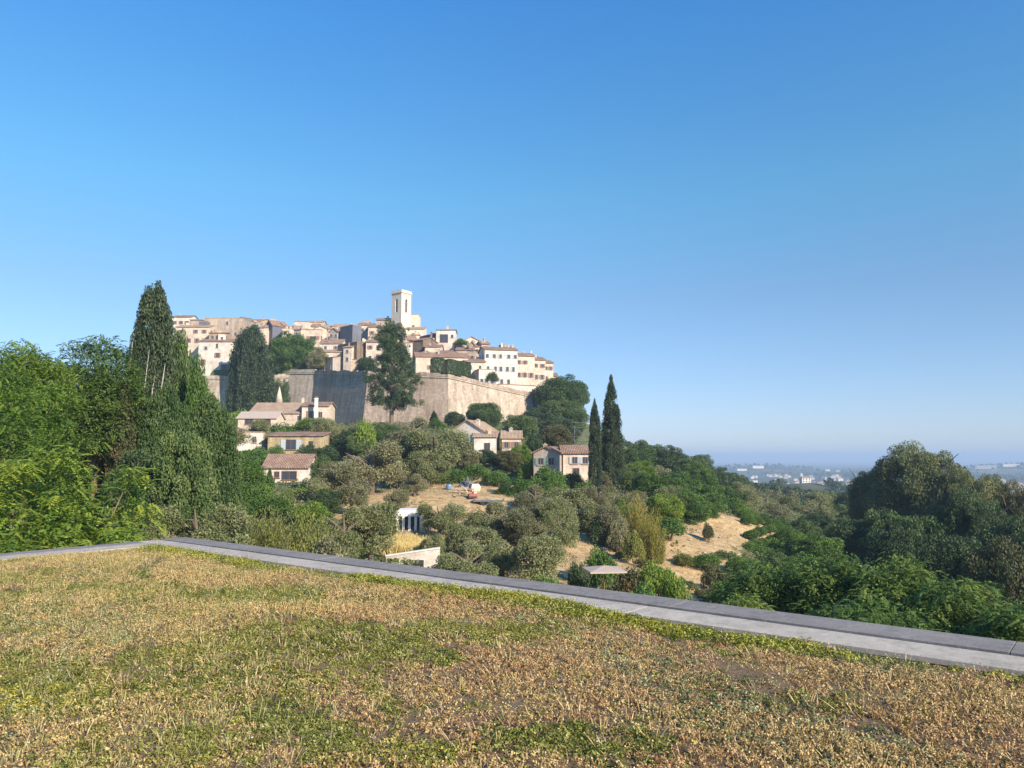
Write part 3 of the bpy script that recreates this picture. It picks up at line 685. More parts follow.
def make_opentree(seed):
    """tall, gappy evergreen with separate foliage tiers and bare trunk below"""
    rng = np.random.default_rng(seed); w, h = 14.0, 24.0; bl = []; mb = MB()
    mb.tube([(0, 0, -.8), (.1, 0, 6), (.2, .1, 13), (0, 0, 19), (0, 0, 23)], [.62, .5, .38, .2, .05], 9)
    for k in range(78):
        t = rng.uniform(0, 1)**1.15; z = 5.2+17.4*t
        R_ = np.interp(t, [0, .2, .45, .7, 1], [.75, 1, .92, .55, .2])*w/2
        a = rng.uniform(0, 6.283); r_ = R_*rng.uniform(.45, .92)
        e = (math.cos(a)*r_, math.sin(a)*r_, z); mb.tube([(0.1, 0, z-1.6), (e[0]*.5, e[1]*.5, z-.7), e], [.16, .1, .03], 5)
        for j in range(6):
            q = rng.uniform(.45, 1.15)
            bl.append((e[0]+rng.normal()*1.1, e[1]+rng.normal()*1.1, z+rng.normal()*1.0, q, q, q*rng.uniform(.8, 1.15)))
    V_, t, _ = blob_leaves(rng, bl, 19, .30, .5, .7, .7, Noise3(seed, 10, .9), .4)
    return (quads_mesh('crown', V_, t, M['dark']), mb.mesh('trunk', M['bark']), w, h)
def frond_template(n=5, L=.52, lf=.20, wd=.105):
    Q = []
    for k in range(n+1):
        s = (k+.7)/(n+.7); x = L*s; z = -.42*L*s*s
        sides = (1, -1) if k < n else (0,)
        for sd in sides:
            ln = lf*(1-.35*abs(s-.45)); dirv = np.array((.35, sd*.9, -.28)) if sd else np.array((1, 0, -.6))
            dirv = dirv/np.linalg.norm(dirv); b_ = np.array((x, 0, z)); sv = np.cross(dirv, (0, 0, 1)); sv = sv/np.linalg.norm(sv)
            Q.append([b_, b_+dirv*ln*.45+sv*wd*.5, b_+dirv*ln, b_+dirv*ln*.45-sv*wd*.5])
    return np.array(Q)
FT = frond_template()
def make_frond_tree(seed, env_list, nblob, rb, per, scale, mat, h, trunk_mat='bark_red', zlo_trunk=.3, wr=None):
    rng = np.random.default_rng(seed); bl = []
    for env, nb in zip(env_list, nblob): bl += spread_blobs(rng, nb, env, rb, .55, -.75)
    Vs, Ts = [], []
    for b_ in bl:
        c = np.array(b_[:3]); r = np.array(b_[3:6]); d = rand_dirs(rng, int(per*4.2)); d = d[d[:, 2] > -.7]; tv = rng.uniform(.15, .85)
        for k in range(len(d)):
            p = c+d[k]*r*rng.uniform(.35, 1.0); a = math.atan2(d[k][1], d[k][0])+rng.normal()*.9; up = rng.uniform(-.6, .5)
            ca, sa = math.cos(a), math.sin(a); cu, su = math.cos(up), math.sin(up)
            Rm = np.array(((ca*cu, -sa, -ca*su), (sa*cu, ca, -sa*su), (su, 0, cu)))
            Vs.append((FT*scale*.74*rng.uniform(.7, 1.25))@Rm.T+p); Ts.append(np.clip(tv+rng.normal()*.15+rng.normal(size=len(FT))*.08, 0, 1))
    Vf, tf, _ = blob_leaves(rng, [(*b_[:3], b_[3]*.8, b_[4]*.8, b_[5]*.8) for b_ in bl], 24, .14*scale, .5, .5, .8)
    V_ = np.concatenate(Vs+[Vf]); t = np.concatenate(Ts+[tf*.7])
    mb = MB()
    tops = rng.permutation(len(bl))[:14]
    h0 = h*zlo_trunk; mb.tube([(0, 0, -.8), (.05, 0, h0*.5), (0, .1, h0)], [.3, .22, .18], 9)
    for k in tops:
        e = Vector(bl[k][:3]); s0 = Vector((0, .1, h0)); m_ = s0.lerp(e, .5)+Vector((rng.normal()*.2, rng.normal()*.2, -.2))
        mb.tube([tuple(s0), tuple(m_), tuple(s0.lerp(e, .9))], [.10, .06, .015], 6)
    return (quads_mesh('crown', V_, t, M[mat]), mb.mesh('trunk', M[trunk_mat]), None, h)
def make_bamboo(seed):
    rng = np.random.default_rng(seed); w, h = 4.0, 6.0; n_ = 130; C = []; mb = MB()
    for k in range(n_):
        a, r_ = rng.uniform(0, 6.28), w*.45*math.sqrt(rng.uniform()); hh = h*rng.uniform(.45, 1)*(1-.6*(r_/(w/2))**2)
        bx, by = math.cos(a)*r_, math.sin(a)*r_; tx, ty = bx*1.12+rng.normal()*.25, by*1.12+rng.normal()*.25
        if k < 40: mb.tube([(bx, by, -.2), (bx*.6+tx*.4, by*.6+ty*.4, hh*.6), (tx, ty, hh)], [.03, .02, .006], 4)
        tt = rng.uniform(.02, 1, 95)[:, None]
        C.append(np.concatenate([bx+(tx-bx)*tt**2, by+(ty-by)*tt**2, hh*tt], 1)+rng.normal(size=(95, 3))*.17)
    C = np.concatenate(C); nn = unit(rand_dirs(rng, len(C))*np.array((1, 1, .4)))
    V_ = leafquads(rng, C, nn, .26*rng.uniform(.7, 1.3, len(C)), .055, np.array((0, 0, 1.0)))
    return (quads_mesh('crown', V_, np.clip(rng.uniform(0, 1, len(C)), 0, 1), M['yellow']), mb.mesh('trunk', M['bark']), w, h)
for k in range(4): PROTO['olive', k] = make_olive(100+k)
for k in range(4): PROTO['broad', k] = make_broad(200+k)
for k in range(2): PROTO['wide', k] = make_broad(230+k, 11, 9, 80, 1.25, .21, 54, .0)
for k in range(3): PROTO['bush', k] = make_bush(300+k)
for k in range(2): PROTO['slim', k] = make_cyp(400+k)
for k in range(2): PROTO['stout', k] = make_cyp(420+k, 7.5, 15, ((0, .55), (.1, .85), (.3, 1.0), (.6, .93), (.8, .68), (.93, .38), (1, .1)), 34, .3, 230, .75)
for k in range(2): PROTO['pine', k] = make_pine(500+k)
PROTO['open', 0] = make_opentree(520)
for k in range(2): PROTO['bamboo', k] = make_bamboo(540+k)
COUNT = {'olive': 4, 'broad': 4, 'wide': 2, 'bush': 3, 'slim': 2, 'stout': 2, 'pine': 2, 'open': 1, 'bamboo': 2}
used = {}
def plant_at(kind, x, y, w, h, name, label, cat, mat=None, group=None, z=None):
    k = used.get(kind, 0); used[kind] = k+1
    cr, tr, w0, h0 = PROTO[kind, k % COUNT[kind]]
    zg = H1(x, y) if z is None else z
    root = tag(empty(name, (x, y, zg-0.05), random.Random(k*7+3).uniform(0, 6.28)), label, cat, group)
    root.scale = (w/w0, w/w0, h/h0)
    c = link('crown', cr, root); t = link('trunk', tr, root)
    if mat: c.material_slots[0].link = 'OBJECT'; c.material_slots[0].material = M[mat]
    return root
def plant(kind, px, top, Y, wpx, name, label, cat='tree', mat=None, group=None, base=None):
    """a plant at distance Y whose top reaches the height seen at py=top; rooted on the ground"""
    x = xof(px, top, Y); zt = zof(top, Y); zg = H1(x, Y)
    if base is not None: zg = zof(base, Y)
    h = max(zt-zg, 0.8); w = wpx*Y/F
    mn = {'olive': .78, 'broad': .85, 'wide': .6, 'bush': .5, 'pine': .7}.get(kind, 0)*w
    if h < mn: h = mn; zg = zt-h; base = 1
    return plant_at(kind, x, Y, w, h, name, label, cat, mat, group, zg if base is not None else None)

def make_clip(seed):
    rng = np.random.default_rng(seed); n_ = 5200; w, h = 3.0, 3.0
    q = rng.uniform(-1, 1, (n_, 3)); ax = rng.integers(0, 3, n_); sg = np.where(rng.uniform(size=n_) < .5, -1, 1); q[np.arange(n_), ax] = sg
    nn = np.zeros((n_, 3)); nn[np.arange(n_), ax] = sg; q = q/(np.sum(np.abs(q)**7, 1, keepdims=True)**(1/7)); q = q*(1-.12*rng.uniform(0, 1, (n_, 1)))+.05*Noise3(seed, 10, 2.0)(q)[:, None]*nn
    C = q*np.array((w/2, w/2, h/2*.9))+np.array((0, 0, h*.55)); V_ = leafquads(rng, C, unit(nn+.8*rand_dirs(rng, n_)), .22, .15)
    mb = MB(); mb.tube([(0, 0, -.4), (0, 0, 1.5)], [.12, .1], 6)
    return (quads_mesh('crown', V_, rng.uniform(.1, .8, n_), M['dark']), mb.mesh('trunk', M['bark']), w, h)
PROTO['clip', 0] = make_clip(700); COUNT['clip'] = 1
# ------------------------------------------------------------------ buildings
WINCACHE = {}
def window_parts(w, h, shut, frame=None, glass='glass'):
    key = (round(w, 2), round(h, 2), shut, frame, glass)
    if key not in WINCACHE:
        fm = MB(); t = .06
        for a in ((-w/2-t, -w/2, -h/2-t, h/2+t), (w/2, w/2+t, -h/2-t, h/2+t), (-w/2, w/2, h/2, h/2+t), (-w/2, w/2, -h/2-t, -h/2)):
            fm.box(a[0], a[1], -.06, .04, a[2], a[3])
        fm.box(-.02, .02, -.04, .02, -h/2, h/2)
        fm.box(-w/2-.2, w/2+.2, -.14, .02, -h/2-t-.09, -h/2-t)
        g = MB(); g.box(-w/2, w/2, -.02, .03, -h/2, h/2)
        s = None
        if shut:
            s = []
            for sg in (-1, 1):
                sm = MB(); a, b_ = sorted((sg*(w/2+.1), sg*(w/2+.1+w*.5))); sm.box(a, b_, -.10, -.005, -h/2-.03, h/2+.03)
                for q in range(3): sm.box(a+.05, b_-.05, -.125, -.10, -h/2+.1+q*h/3, -h/2+.1+q*h/3+h/4.5)
                s.append(sm.mesh('shutter', M[shut]))
        WINCACHE[key] = (fm.mesh('window', M[frame or 'w_grey']), g.mesh('pane', M[glass]), s)
    return WINCACHE[key]
def put_window(parent, x, y, z, rz, w, h, shut=None, frame=None):
    f, g, s = window_parts(w, h, shut, frame)
    o = link('window', f, parent); o.location = (x, y, z); o.rotation_euler = (0, 0, rz)
    link('pane', g, o)
    if s:
        for q in s: link('shutter', q, o)
    return o
def chimney(parent, x, y, z, h=1.4, w=.6, mat='w_cream'):
    mb = MB(); mb.box(x-w/2, x+w/2, y-w/2, y+w/2, z-.8, z+h); mb.box(x-w/2-.08, x+w/2+.08, y-w/2-.08, y+w/2+.08, z+h, z+h+.12)
    mb.box(x-w/4, x+w/4, y-w/4, y+w/4, z+h+.12, z+h+.3)
    return mb.build('chimney', M[mat], parent)
def house(px0, px1, top, base, Y, label, wall='w_cream', roof='tile', kind='gx', rise=None, yaw=0, depth=9.0, wins=(2, 3), win=(0.8, 1.45), shut='shut_brown',
          chim=1, name='house', side=True, explicit=None, group=None, seed=None, thick=.22, over=.35):
    """facade from px0 to px1 at distance Y, eaves at py=top, ground line py=base. yaw turns the house about the vertical"""
    rnd = random.Random(seed if seed is not None else int(px0*7+top*3))
    pxc = (px0+px1)/2; w = (px1-px0)*Y/F/math.cos(R(yaw)) if abs(yaw) < 50 else (px1-px0)*Y/F
    cx = xof(pxc, top, Y); zt = zof(top, Y); zb = zof(base, Y); hgt = zt-zb
    gz = min(zb, H1(cx, Y+depth/2), H1(cx-w/3, Y+1), H1(cx+w/3, Y+1))-1.2
    ca, sa = math.cos(R(yaw)), math.sin(R(yaw))
    cen = (cx-sa*depth/2*0, Y+depth/2*ca)
    root = tag(empty(name, (cen[0], cen[1], zb), R(yaw)), label, 'house' if name == 'house' else name.replace('_', ' '), group)
    hb = gz-zb; d = depth; rise = (0.30*d/2 if kind == 'gx' else .26*w/2) if rise is None else rise
    mb = MB()
    if kind == 'gy':      # gable towards the viewer
        pts0 = [(-w/2, -d/2), (w/2, -d/2), (w/2, d/2), (-w/2, d/2)]
        mb.box(-w/2, w/2, -d/2, d/2, hb, hgt)
        for yy in (-d/2, d/2): pass
        i0 = len(mb.v); mb.v += [(-w/2, -d/2, hgt), (w/2, -d/2, hgt), (0, -d/2, hgt+rise), (-w/2, d/2, hgt), (w/2, d/2, hgt), (0, d/2, hgt+rise)]
        mb.f += [[i0, i0+1, i0+2], [i0+3, i0+5, i0+4], [i0, i0+2, i0+5, i0+3], [i0+1, i0+4, i0+5, i0+2]]
    elif kind == 'gx':
        mb.box(-w/2, w/2, -d/2, d/2, hb, hgt)
        i0 = len(mb.v); mb.v += [(-w/2, -d/2, hgt), (-w/2, d/2, hgt), (-w/2, 0, hgt+rise), (w/2, -d/2, hgt), (w/2, d/2, hgt), (w/2, 0, hgt+rise)]
        mb.f += [[i0, i0+2, i0+1], [i0+3, i0+4, i0+5], [i0, i0+3, i0+5, i0+2], [i0+1, i0+2, i0+5, i0+4]]
    elif kind == 'mono':
        mb.prism([(-w/2, -d/2, hb), (w/2, -d/2, hb), (w/2, d/2, hb), (-w/2, d/2, hb)], [(-w/2, -d/2, hgt), (w/2, -d/2, hgt), (w/2, d/2, hgt+rise), (-w/2, d/2, hgt+rise)])
    else: mb.box(-w/2, w/2, -d/2, d/2, hb, hgt)
    mb.build('wall', M[wall], root)
    rb = MB(); e = over; zo = .012
    def sheet(a, b_, c, d_):
        rb.prism([Vector(p)+Vector((0, 0, zo)) for p in (a, b_, c, d_)], [Vector(p)+Vector((0, 0, zo+thick)) for p in (a, b_, c, d_)])
    if kind == 'gx':
        k = rise/(d/2)
        sheet((-w/2-e, -d/2-e, hgt-k*e), (w/2+e, -d/2-e, hgt-k*e), (w/2+e, 0, hgt+rise), (-w/2-e, 0, hgt+rise))
        sheet((-w/2-e, 0, hgt+rise), (w/2+e, 0, hgt+rise), (w/2+e, d/2+e, hgt-k*e), (-w/2-e, d/2+e, hgt-k*e))
    elif kind == 'gy':
        k = rise/(w/2)
        sheet((-w/2-e, -d/2-e, hgt-k*e), (0, -d/2-e, hgt+rise), (0, d/2+e, hgt+rise), (-w/2-e, d/2+e, hgt-k*e))
        sheet((0, -d/2-e, hgt+rise), (w/2+e, -d/2-e, hgt-k*e), (w/2+e, d/2+e, hgt-k*e), (0, d/2+e, hgt+rise))
    elif kind == 'mono':
        k = rise/d; sheet((-w/2-e, -d/2-e, hgt-k*e), (w/2+e, -d/2-e, hgt-k*e), (w/2+e, d/2+e, hgt+rise+k*e), (-w/2-e, d/2+e, hgt+rise+k*e))
    elif kind == 'hip':
        q = min(w, d)/2*.95; z1 = hgt+rise
        A = [(-w/2-e, -d/2-e), (w/2+e, -d/2-e), (w/2+e, d/2+e), (-w/2-e, d/2+e)]
        if w > d: B_ = [(-w/2+q, -.05), (w/2-q, -.05), (w/2-q, .05), (-w/2+q, .05)]
        else: B_ = [(-.05, -d/2+q), (.05, -d/2+q), (.05, d/2-q), (-.05, d/2-q)]
        rb.prism([(*p, hgt+zo) for p in A], [(*p, hgt+zo+.12) for p in A]); rb.prism([(*p, hgt+zo+.121) for p in A], [(*p, z1) for p in B_])
    else:                 # flat with a low parapet
        t = .25
        for a in ((-w/2-.04, w/2+.04, -d/2-.04, -d/2+t), (-w/2-.04, w/2+.04, d/2-t, d/2+.04), (-w/2-.04, -w/2+t, -d/2+t, d/2-t), (w/2-t, w/2+.04, -d/2+t, d/2-t)): rb.box(a[0], a[1], a[2], a[3], hgt+zo, hgt+.3)
    ro = rb.build('roof', M[roof], root)
    for k in range(chim):
        x = rnd.uniform(-.42, .42)*w; y = rnd.uniform(-.3, .3)*d
        z = hgt+(rise*(1-abs(y)/(d/2)) if kind == 'gx' else rise*(1-abs(x)/(w/2)) if kind == 'gy' else rise*.5 if kind in ('mono', 'hip') else .1)
        chimney(ro, x, y, z, rnd.uniform(.7, 1.5), rnd.uniform(.5, .8), rnd.choice(['w_cream', 'w_grey', 'w_ochre']))
    if explicit is not None:
        for (u, vz, ww, hh, sh, fr) in explicit: put_window(root, (u-.5)*w, -d/2-.03, hgt-vz, 0, ww, hh, sh, fr)
    elif wins:
        rws, cls = wins; st = hgt/max(rws, 1)
        for r_ in range(rws):
            for c_ in range(cls):
                if rnd.random() < .12: continue
                u = (c_+.5)/cls+rnd.uniform(-.03, .03); ww = win[0]*rnd.choice((1, 1, .85)); hh = min(win[1], st*.62)*(1 if r_ else .8)
                put_window(root, (u-.5)*w, -d/2-.03, hgt-st*(r_+.5), 0, ww, hh, shut if rnd.random() < .75 else None)
        if side:
            for r_ in range(rws):
                for c_ in (-.22, .22):
                    if rnd.random() < .35: continue
                    hh = min(win[1], st*.62)
                    put_window(root, w/2+.03, c_*d, hgt-st*(r_+.5), R(90), win[0], hh, shut)
                    if rnd.random() < .5: put_window(root, -w/2-.03, c_*d, hgt-st*(r_+.5), R(-90), win[0], hh, shut)
    return root
#PART2
# ------------------------------------------------------------------ the rampart
def rampart():
    tops = [379, 377, 372.5, 372.5, 374, 376.5, 396, 408]
    bots = [430, 436, 440, 444, 446, 448, 430, 425]
    mats = ['rampart', 'rampart_red', 'rampart', 'rampart_red', 'rampart_red', 'rampart', 'rampart']
    z_t = [zof(t, p[1]) for t, p in zip(tops, RP)]
    root = tag(empty('rampart_wall', (RP[4][0], RP[4][1], 0)), 'huge stone town rampart with a sharp corner, carrying the hill village', 'rampart')
    inv = Matrix.Translation((-RP[4][0], -RP[4][1], 0))
    def outn(k):
        d = RP[k+1]-RP[k]; d = d/np.linalg.norm(d); return np.array((d[1], -d[0]))
    nrm = [outn(k) for k in range(len(RP)-1)]
    off = []
    for k in range(len(RP)):
        a = nrm[max(k-1, 0)]; b_ = nrm[min(k, len(nrm)-1)]; v = a+b_; v = v/np.linalg.norm(v); off.append(v/max(.5, np.dot(v, a)))
    for k in range(len(nrm)):
        p, q = RP[k], RP[k+1]; zp, zq = z_t[k], z_t[k+1]; zb = min(H1(*(p+nrm[k]*4)), H1(*(q+nrm[k]*4)), 8)-5
        bp, bq = .13*(zp-zb), .13*(zq-zb); th = 5.0
        mb = MB()
        mb.prism([(*(p+off[k]*bp), zb), (*(q+off[k+1]*bq), zb), (*(q-off[k+1]*th), zb), (*(p-off[k]*th), zb)],
                 [(*p, zp), (*q, zq), (*(q-off[k+1]*th), zq), (*(p-off[k]*th), zp)])
        me = mb.mesh('wall_section', M[mats[k]]); me.transform(inv); link('wall_section', me, root)
        n0 = max(2, int(np.linalg.norm(q-p)/2.2)); rr = random.Random(k*5+1); mb = MB()
        for j_ in range(n0):
            t0, t1 = j_/n0, (j_+1)/n0-.0015; h = rr.choice((.9, .9, .8, 1.0, 1.1, .65))+rr.uniform(-.08, .08)
            e0, e1 = off[k]*(1-t0)+off[k+1]*t0, off[k]*(1-t1)+off[k+1]*t1; a, b_ = p+(q-p)*t0, p+(q-p)*t1; za, zb2 = zp+(zq-zp)*t0, zp+(zq-zp)*t1
            mb.prism([(*(a+e0*.12), za+.003), (*(b_+e1*.12), zb2+.003), (*(b_-e1*.5), zb2+.003), (*(a-e0*.5), za+.003)], [(*(a+e0*.12), za+h), (*(b_+e1*.12), zb2+h), (*(b_-e1*.5), zb2+h), (*(a-e0*.5), za+h)])
        me = mb.mesh('breast_wall', M['rampart_red' if k > 3 else mats[k]]); me.transform(inv); link('breast_wall', me, root)
        # string course and weep holes
        mb = MB(); zc = .995
        mb.prism([(*(p+off[k]*.12), zp-.5), (*(q+off[k+1]*.12), zq-.5), (*(q+off[k+1]*.35), zq-.5), (*(p+off[k]*.35), zp-.5)][::-1],
                 [(*(p+off[k]*.12), zp-.15), (*(q+off[k+1]*.12), zq-.15), (*(q+off[k+1]*.33), zq-.15), (*(p+off[k]*.33), zp-.15)][::-1])
        me = mb.mesh('string_course', M['rampart']); me.transform(inv); link('string_course', me, root)
    return root
rampart()

# ------------------------------------------------------------------ bell tower
def tower():
    Y = 300.; s = 5.7; rz = R(-36); cx = xof(401, 330, Y); zb = 30.; zt = zof(291.5, Y)
    root = tag(empty('bell_tower', (cx, Y, zb), rz), 'tall square pale stone bell tower rising above the village roofs', 'bell tower')
    h = zt-zb; a = s/2; mat = M['w_tower']
    mb = MB(); z1 = h-13.5; mb.box(-a, a, -a, a, 0, z1); mb.build('shaft', mat, root)
    mb = MB(); mb.box(-a-.16, a+.16, -a-.16, a+.16, z1+.003, z1+.4); mb.build('cornice', mat, root)
    # belfry: four piers with arched openings between
    mb = MB(); b = a-.12; z2 = h-1.2; zo0, zo1 = z1+4.6, h-4.2; ow = .62
    mb.box(-b, b, -b, b, z1+.403, zo0)
    mb.box(-b, b, -b, b, zo1+.9, z2)
    for sx in (-1, 1):
        for sy in (-1, 1):
            x0, x1 = sorted((sx*ow, sx*b)); y0, y1 = sorted((sy*ow, sy*b)); mb.box(x0, x1, y0, y1, zo0, zo1+.9)
    for f in range(4):     # arch heads
        Mr = Matrix.Rotation(f*math.pi/2, 4, 'Z'); n_ = 8
        for k in range(n_):
            t0, t1 = math.pi*k/n_, math.pi*(k+1)/n_
            xa, xb = -ow*math.cos(t0), -ow*math.cos(t1); za, zb_ = zo1+ow*math.sin(t0)*1.1, zo1+ow*math.sin(t1)*1.1
            q = [(xa, -b+.01, za), (xb, -b+.01, zb_), (xb, -b+.01, zo1+.9), (xa, -b+.01, zo1+.9)]
            r_ = [(p[0], -b+.7, p[2]) for p in q]
            mb.poly([Mr@Vector(p) for p in q]); mb.poly([Mr@Vector(p) for p in (q[1], q[0], r_[0], r_[1])])
    mb.build('belfry', mat, root)
    mb = MB()
    for k in range(14):
        z_ = zo0+.15+k*(zo1+.5-zo0)/14; mb.box(-b+.55, b-.55, -b+.55, b-.55, z_, z_+(zo1+.5-zo0)/15)
    mb.build('shade_slats', M['shade_dark'], root)  # dark slats added inside so the belfry openings read as shaded
    mb = MB(); mb.box(-a-.2, a+.2, -a-.2, a+.2, z2+.003, z2+.35)
    for f in range(4):
        Mr = Matrix.Rotation(f*math.pi/2, 4, 'Z'); mb.box(-a-.05, a-.4, -a-.05, -a+.3, z2+.353, h, Mr)
    mb.build('parapet', mat, root)
    mb = MB(); mb.tube([(0, 0, zo0), (0, 0, zo0+.1), (0, 0, zo0+1.0), (0, 0, zo0+1.3), (0, 0, zo0+3.2)], [.62, .6, .42, .25, .04], 12); mb.build('bell', M['shut_brown'], root, True)
    mb = MB(); mb.tube([(-a+.4, 0, h), (-a+.4, 0, h+1.6)], [.05, .02], 5); mb.build('lightning_rod', M['metal'], root)
    return root
M['w_yellow'] = stone_mat('yellow_stone', (0.66, 0.55, 0.33), (0.55, 0.46, 0.28), (0.45, 0.38, 0.25))
M['shade_dark'] = plain_mat('belfry_shade', (0.07, 0.06, 0.06), .8, .2)
M['w_tower'] = plaster_mat('tower_stone', (0.74, 0.66, 0.54), (0.45, 0.36, 0.27), .35)
tower()

# ------------------------------------------------------------------ village houses (px0, px1, eaves, ground, distance, ...)
h_ = house
h_(198.5, 245, 341.5, 376, 273, 'white three storey house with brown shutters standing on the left rampart beside the broad cypress', 'w_white', 'tile', 'gx', depth=10, chim=0,
   explicit=[(.08, 1.6, .8, 1.2, None, None), (.17, 7.6, 2.0, 2.2, 'shut_brown', 'wood'), (.43, 1.5, .7, 1.4, None, None), (.43, 5.0, 1.2, 1.8, 'shut_pale', None), (.66, 5.0, 1.0, 1.6, 'shut_pale', None),
             (.42, 9.0, 1.0, 1.7, 'shut_brown', None), (.74, 9.0, 1.2, 1.8, 'shut_brown', 'wood')] if False else
   [(.10, 7.6, 1.1, 2.0, 'shut_brown', 'wood'), (.40, 1.6, .7, 1.5, None, None), (.42, 5.0, 1.0, 1.7, 'shut_brown', None), (.76, 5.0, .9, 1.6, None, None), (.58, 9.2, 1.3, 1.7, 'shut_brown', 'wood'), (.16, 2.4, .8, 1.1, 'shut_grey', None)])
h_(176, 209, 327, 345, 280, 'low beige house with a pale tiled roof left of the rough stone block', 'w_cream', 'tile_pale', 'gx', chim=1, wins=(2, 4))
h_(172, 190, 317, 328, 300, 'small pale house at the left end of the village skyline', 'w_white', 'tile', 'gx', chim=1, wins=(1, 3))
h_(190, 206, 320, 332, 296, 'narrow stone house next to the left end of the skyline', 'w_stone', 'tile_pale', 'mono', rise=.8, chim=0, wins=(1, 2))
h_(204, 242, 318.5, 345, 285, 'big rough stone block with few windows above the white house', 'w_stone', 'tile_pale', 'flat', chim=1, depth=11,
   explicit=[(.62, 1.8, .7, 1.3, None, None), (.25, 5.0, 1.0, 1.6, None, None), (.85, 6.0, .8, 1.2, None, None), (.10, 3.0, .7, 1.0, 'shut_brown', None)])
h_(199, 208, 322, 334, 283, 'dark narrow chimney stack house against the rough stone block', 'w_dark_shade', 'tile', 'flat', chim=0, wins=None, depth=4)
h_(209, 225, 333, 342, 277, 'low stone annexe in front of the rough stone block', 'w_stone', 'tile', 'mono', rise=.8, chim=0, wins=(1, 2), depth=5)
h_(240, 248, 318, 330, 300, 'slim dark shaded turret house on the skyline above the broad cypress', 'w_dark_shade', 'tile', 'flat', chim=0, wins=None, yaw=-50, depth=4)
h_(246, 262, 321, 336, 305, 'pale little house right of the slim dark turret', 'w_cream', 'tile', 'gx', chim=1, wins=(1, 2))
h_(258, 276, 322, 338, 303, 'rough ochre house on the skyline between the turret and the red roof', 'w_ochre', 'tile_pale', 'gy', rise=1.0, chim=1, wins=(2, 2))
h_(270, 280, 326, 340, 294, 'dark shaded gable under the skyline, left of the red roof', 'w_dark_shade', 'tile', 'gy', rise=2.2, chim=0, wins=None, yaw=-48, depth=6)
h_(275, 299, 328.5, 345, 296, 'house with a long red roof on the skyline above the round plane tree', 'w_white', 'tile', 'gx', rise=1.6, chim=1, wins=(1, 3))
h_(294, 309, 322, 338, 306, 'pink walled house with roof terrace right of the long red roof', 'w_pink', 'tile', 'flat', chim=1, wins=(1, 2))
h_(306, 322, 322.5, 340, 308, 'pale house with a stepped roof on the middle skyline', 'w_white', 'tile_pale', 'gx', chim=2, wins=(1, 2))
h_(306, 321, 330, 346, 291, 'small pink house below the stepped roof', 'w_pink', 'tile', 'flat', chim=0, wins=(1, 1), win=(2.4, 1.7))
h_(318, 336, 329, 346, 297, 'cream house above the row of tiled lean-to roofs', 'w_cream', 'tile_pale', 'gx', chim=1, wins=(1, 2))
h_(332, 344, 326, 345, 300, 'little rose house left of the shaded slate blue gable', 'w_pink', 'tile_pale', 'gx', chim=0, wins=(1, 1))
h_(320, 342, 343.5, 352, 276, 'low house with brown tiled roof above the walled garden', 'w_white', 'tile', 'gx', rise=2.0, chim=0, wins=(1, 2), depth=8)
h_(316, 342, 352, 366, 264, 'stepped cream house at the edge of the round tree', 'w_cream', 'tile_pale', 'mono', rise=1.6, chim=0, wins=(1, 3), depth=7)
h_(342, 358, 326.5, 345, 285, 'tall slate blue shaded gable wall on the skyline left of the bell tower', 'w_dark_shade', 'tile', 'flat', chim=1, wins=None, yaw=-44, depth=4)
h_(358, 372, 325, 345, 291, 'sunlit house with tiled roof between the shaded gable and the tower', 'w_cream', 'tile', 'gx', chim=1, wins=(2, 2))
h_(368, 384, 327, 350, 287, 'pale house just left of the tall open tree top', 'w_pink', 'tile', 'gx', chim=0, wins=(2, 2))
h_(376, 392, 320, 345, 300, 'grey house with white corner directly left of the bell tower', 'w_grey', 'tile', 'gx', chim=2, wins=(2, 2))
h_(343, 368, 344, 378, 262, 'dark brown shaded house wall behind the rampart left of the open tree', 'w_stone_shade', 'tile', 'flat', chim=0, wins=(2, 2), yaw=-46, depth=8, shut=None)
h_(366, 382, 342, 374, 258, 'bright cream house end beside the dark brown wall', 'w_cream', 'tile', 'gx', chim=0, wins=(3, 2))
h_(352, 364, 360, 377, 246, 'small ochre hut on the rampart top under the dark brown house', 'w_ochre', 'tile', 'flat', chim=0, wins=(1, 1), depth=4)
h_(318, 342, 359, 377, 262, 'blue grey shed with a sloping roof on the rampart top', 'w_grey', 'tile', 'mono', rise=1.2, chim=0, wins=(1, 3), depth=6, yaw=-46)
h_(408, 419, 315, 345, 303, 'pale church block leaning on the right side of the bell tower', 'w_tower', 'tile_pale', 'flat', chim=0, explicit=[(.5, 5.0, .9, 1.5, None, None)], depth=6)
h_(404, 424, 329, 352, 292, 'lower church annexe with sloping pale roof right of the tower', 'w_tower', 'tile_pale', 'mono', rise=2.2, chim=0, wins=(1, 2))
h_(407, 430, 341, 356, 274, 'shaded brown stone house with long roof below the church', 'w_stone_shade', 'tile', 'gx', yaw=-30, chim=0, wins=(1, 2))
h_(424, 437, 336, 350, 288, 'small dark gabled house left of the skyline terrace house', 'w_dark_shade', 'tile', 'gx', chim=1, yaw=-48, wins=None, depth=6)
h_(436, 455, 330, 350, 284, 'white skyline house with one big dark terrace opening', 'w_white', 'tile', 'gx', rise=.8, chim=1, explicit=[(.42, 3.2, 3.0, 3.0, None, 'wood'), (.86, 2.4, .8, 1.2, None, None)])
h_(425, 441, 347, 360, 268, 'cream house below the terrace house', 'w_cream', 'tile', 'gx', chim=1, wins=(1, 2))
h_(452, 466, 344, 360, 276, 'beige house with roof plants right of the terrace house', 'w_cream', 'tile_pale', 'flat', chim=1, wins=(2, 2))
h_(463, 480, 341, 362, 280, 'pale tall house with two chimneys left of the long pale block', 'w_white', 'tile_pale', 'gy', rise=1.6, chim=2, wins=(2, 2))
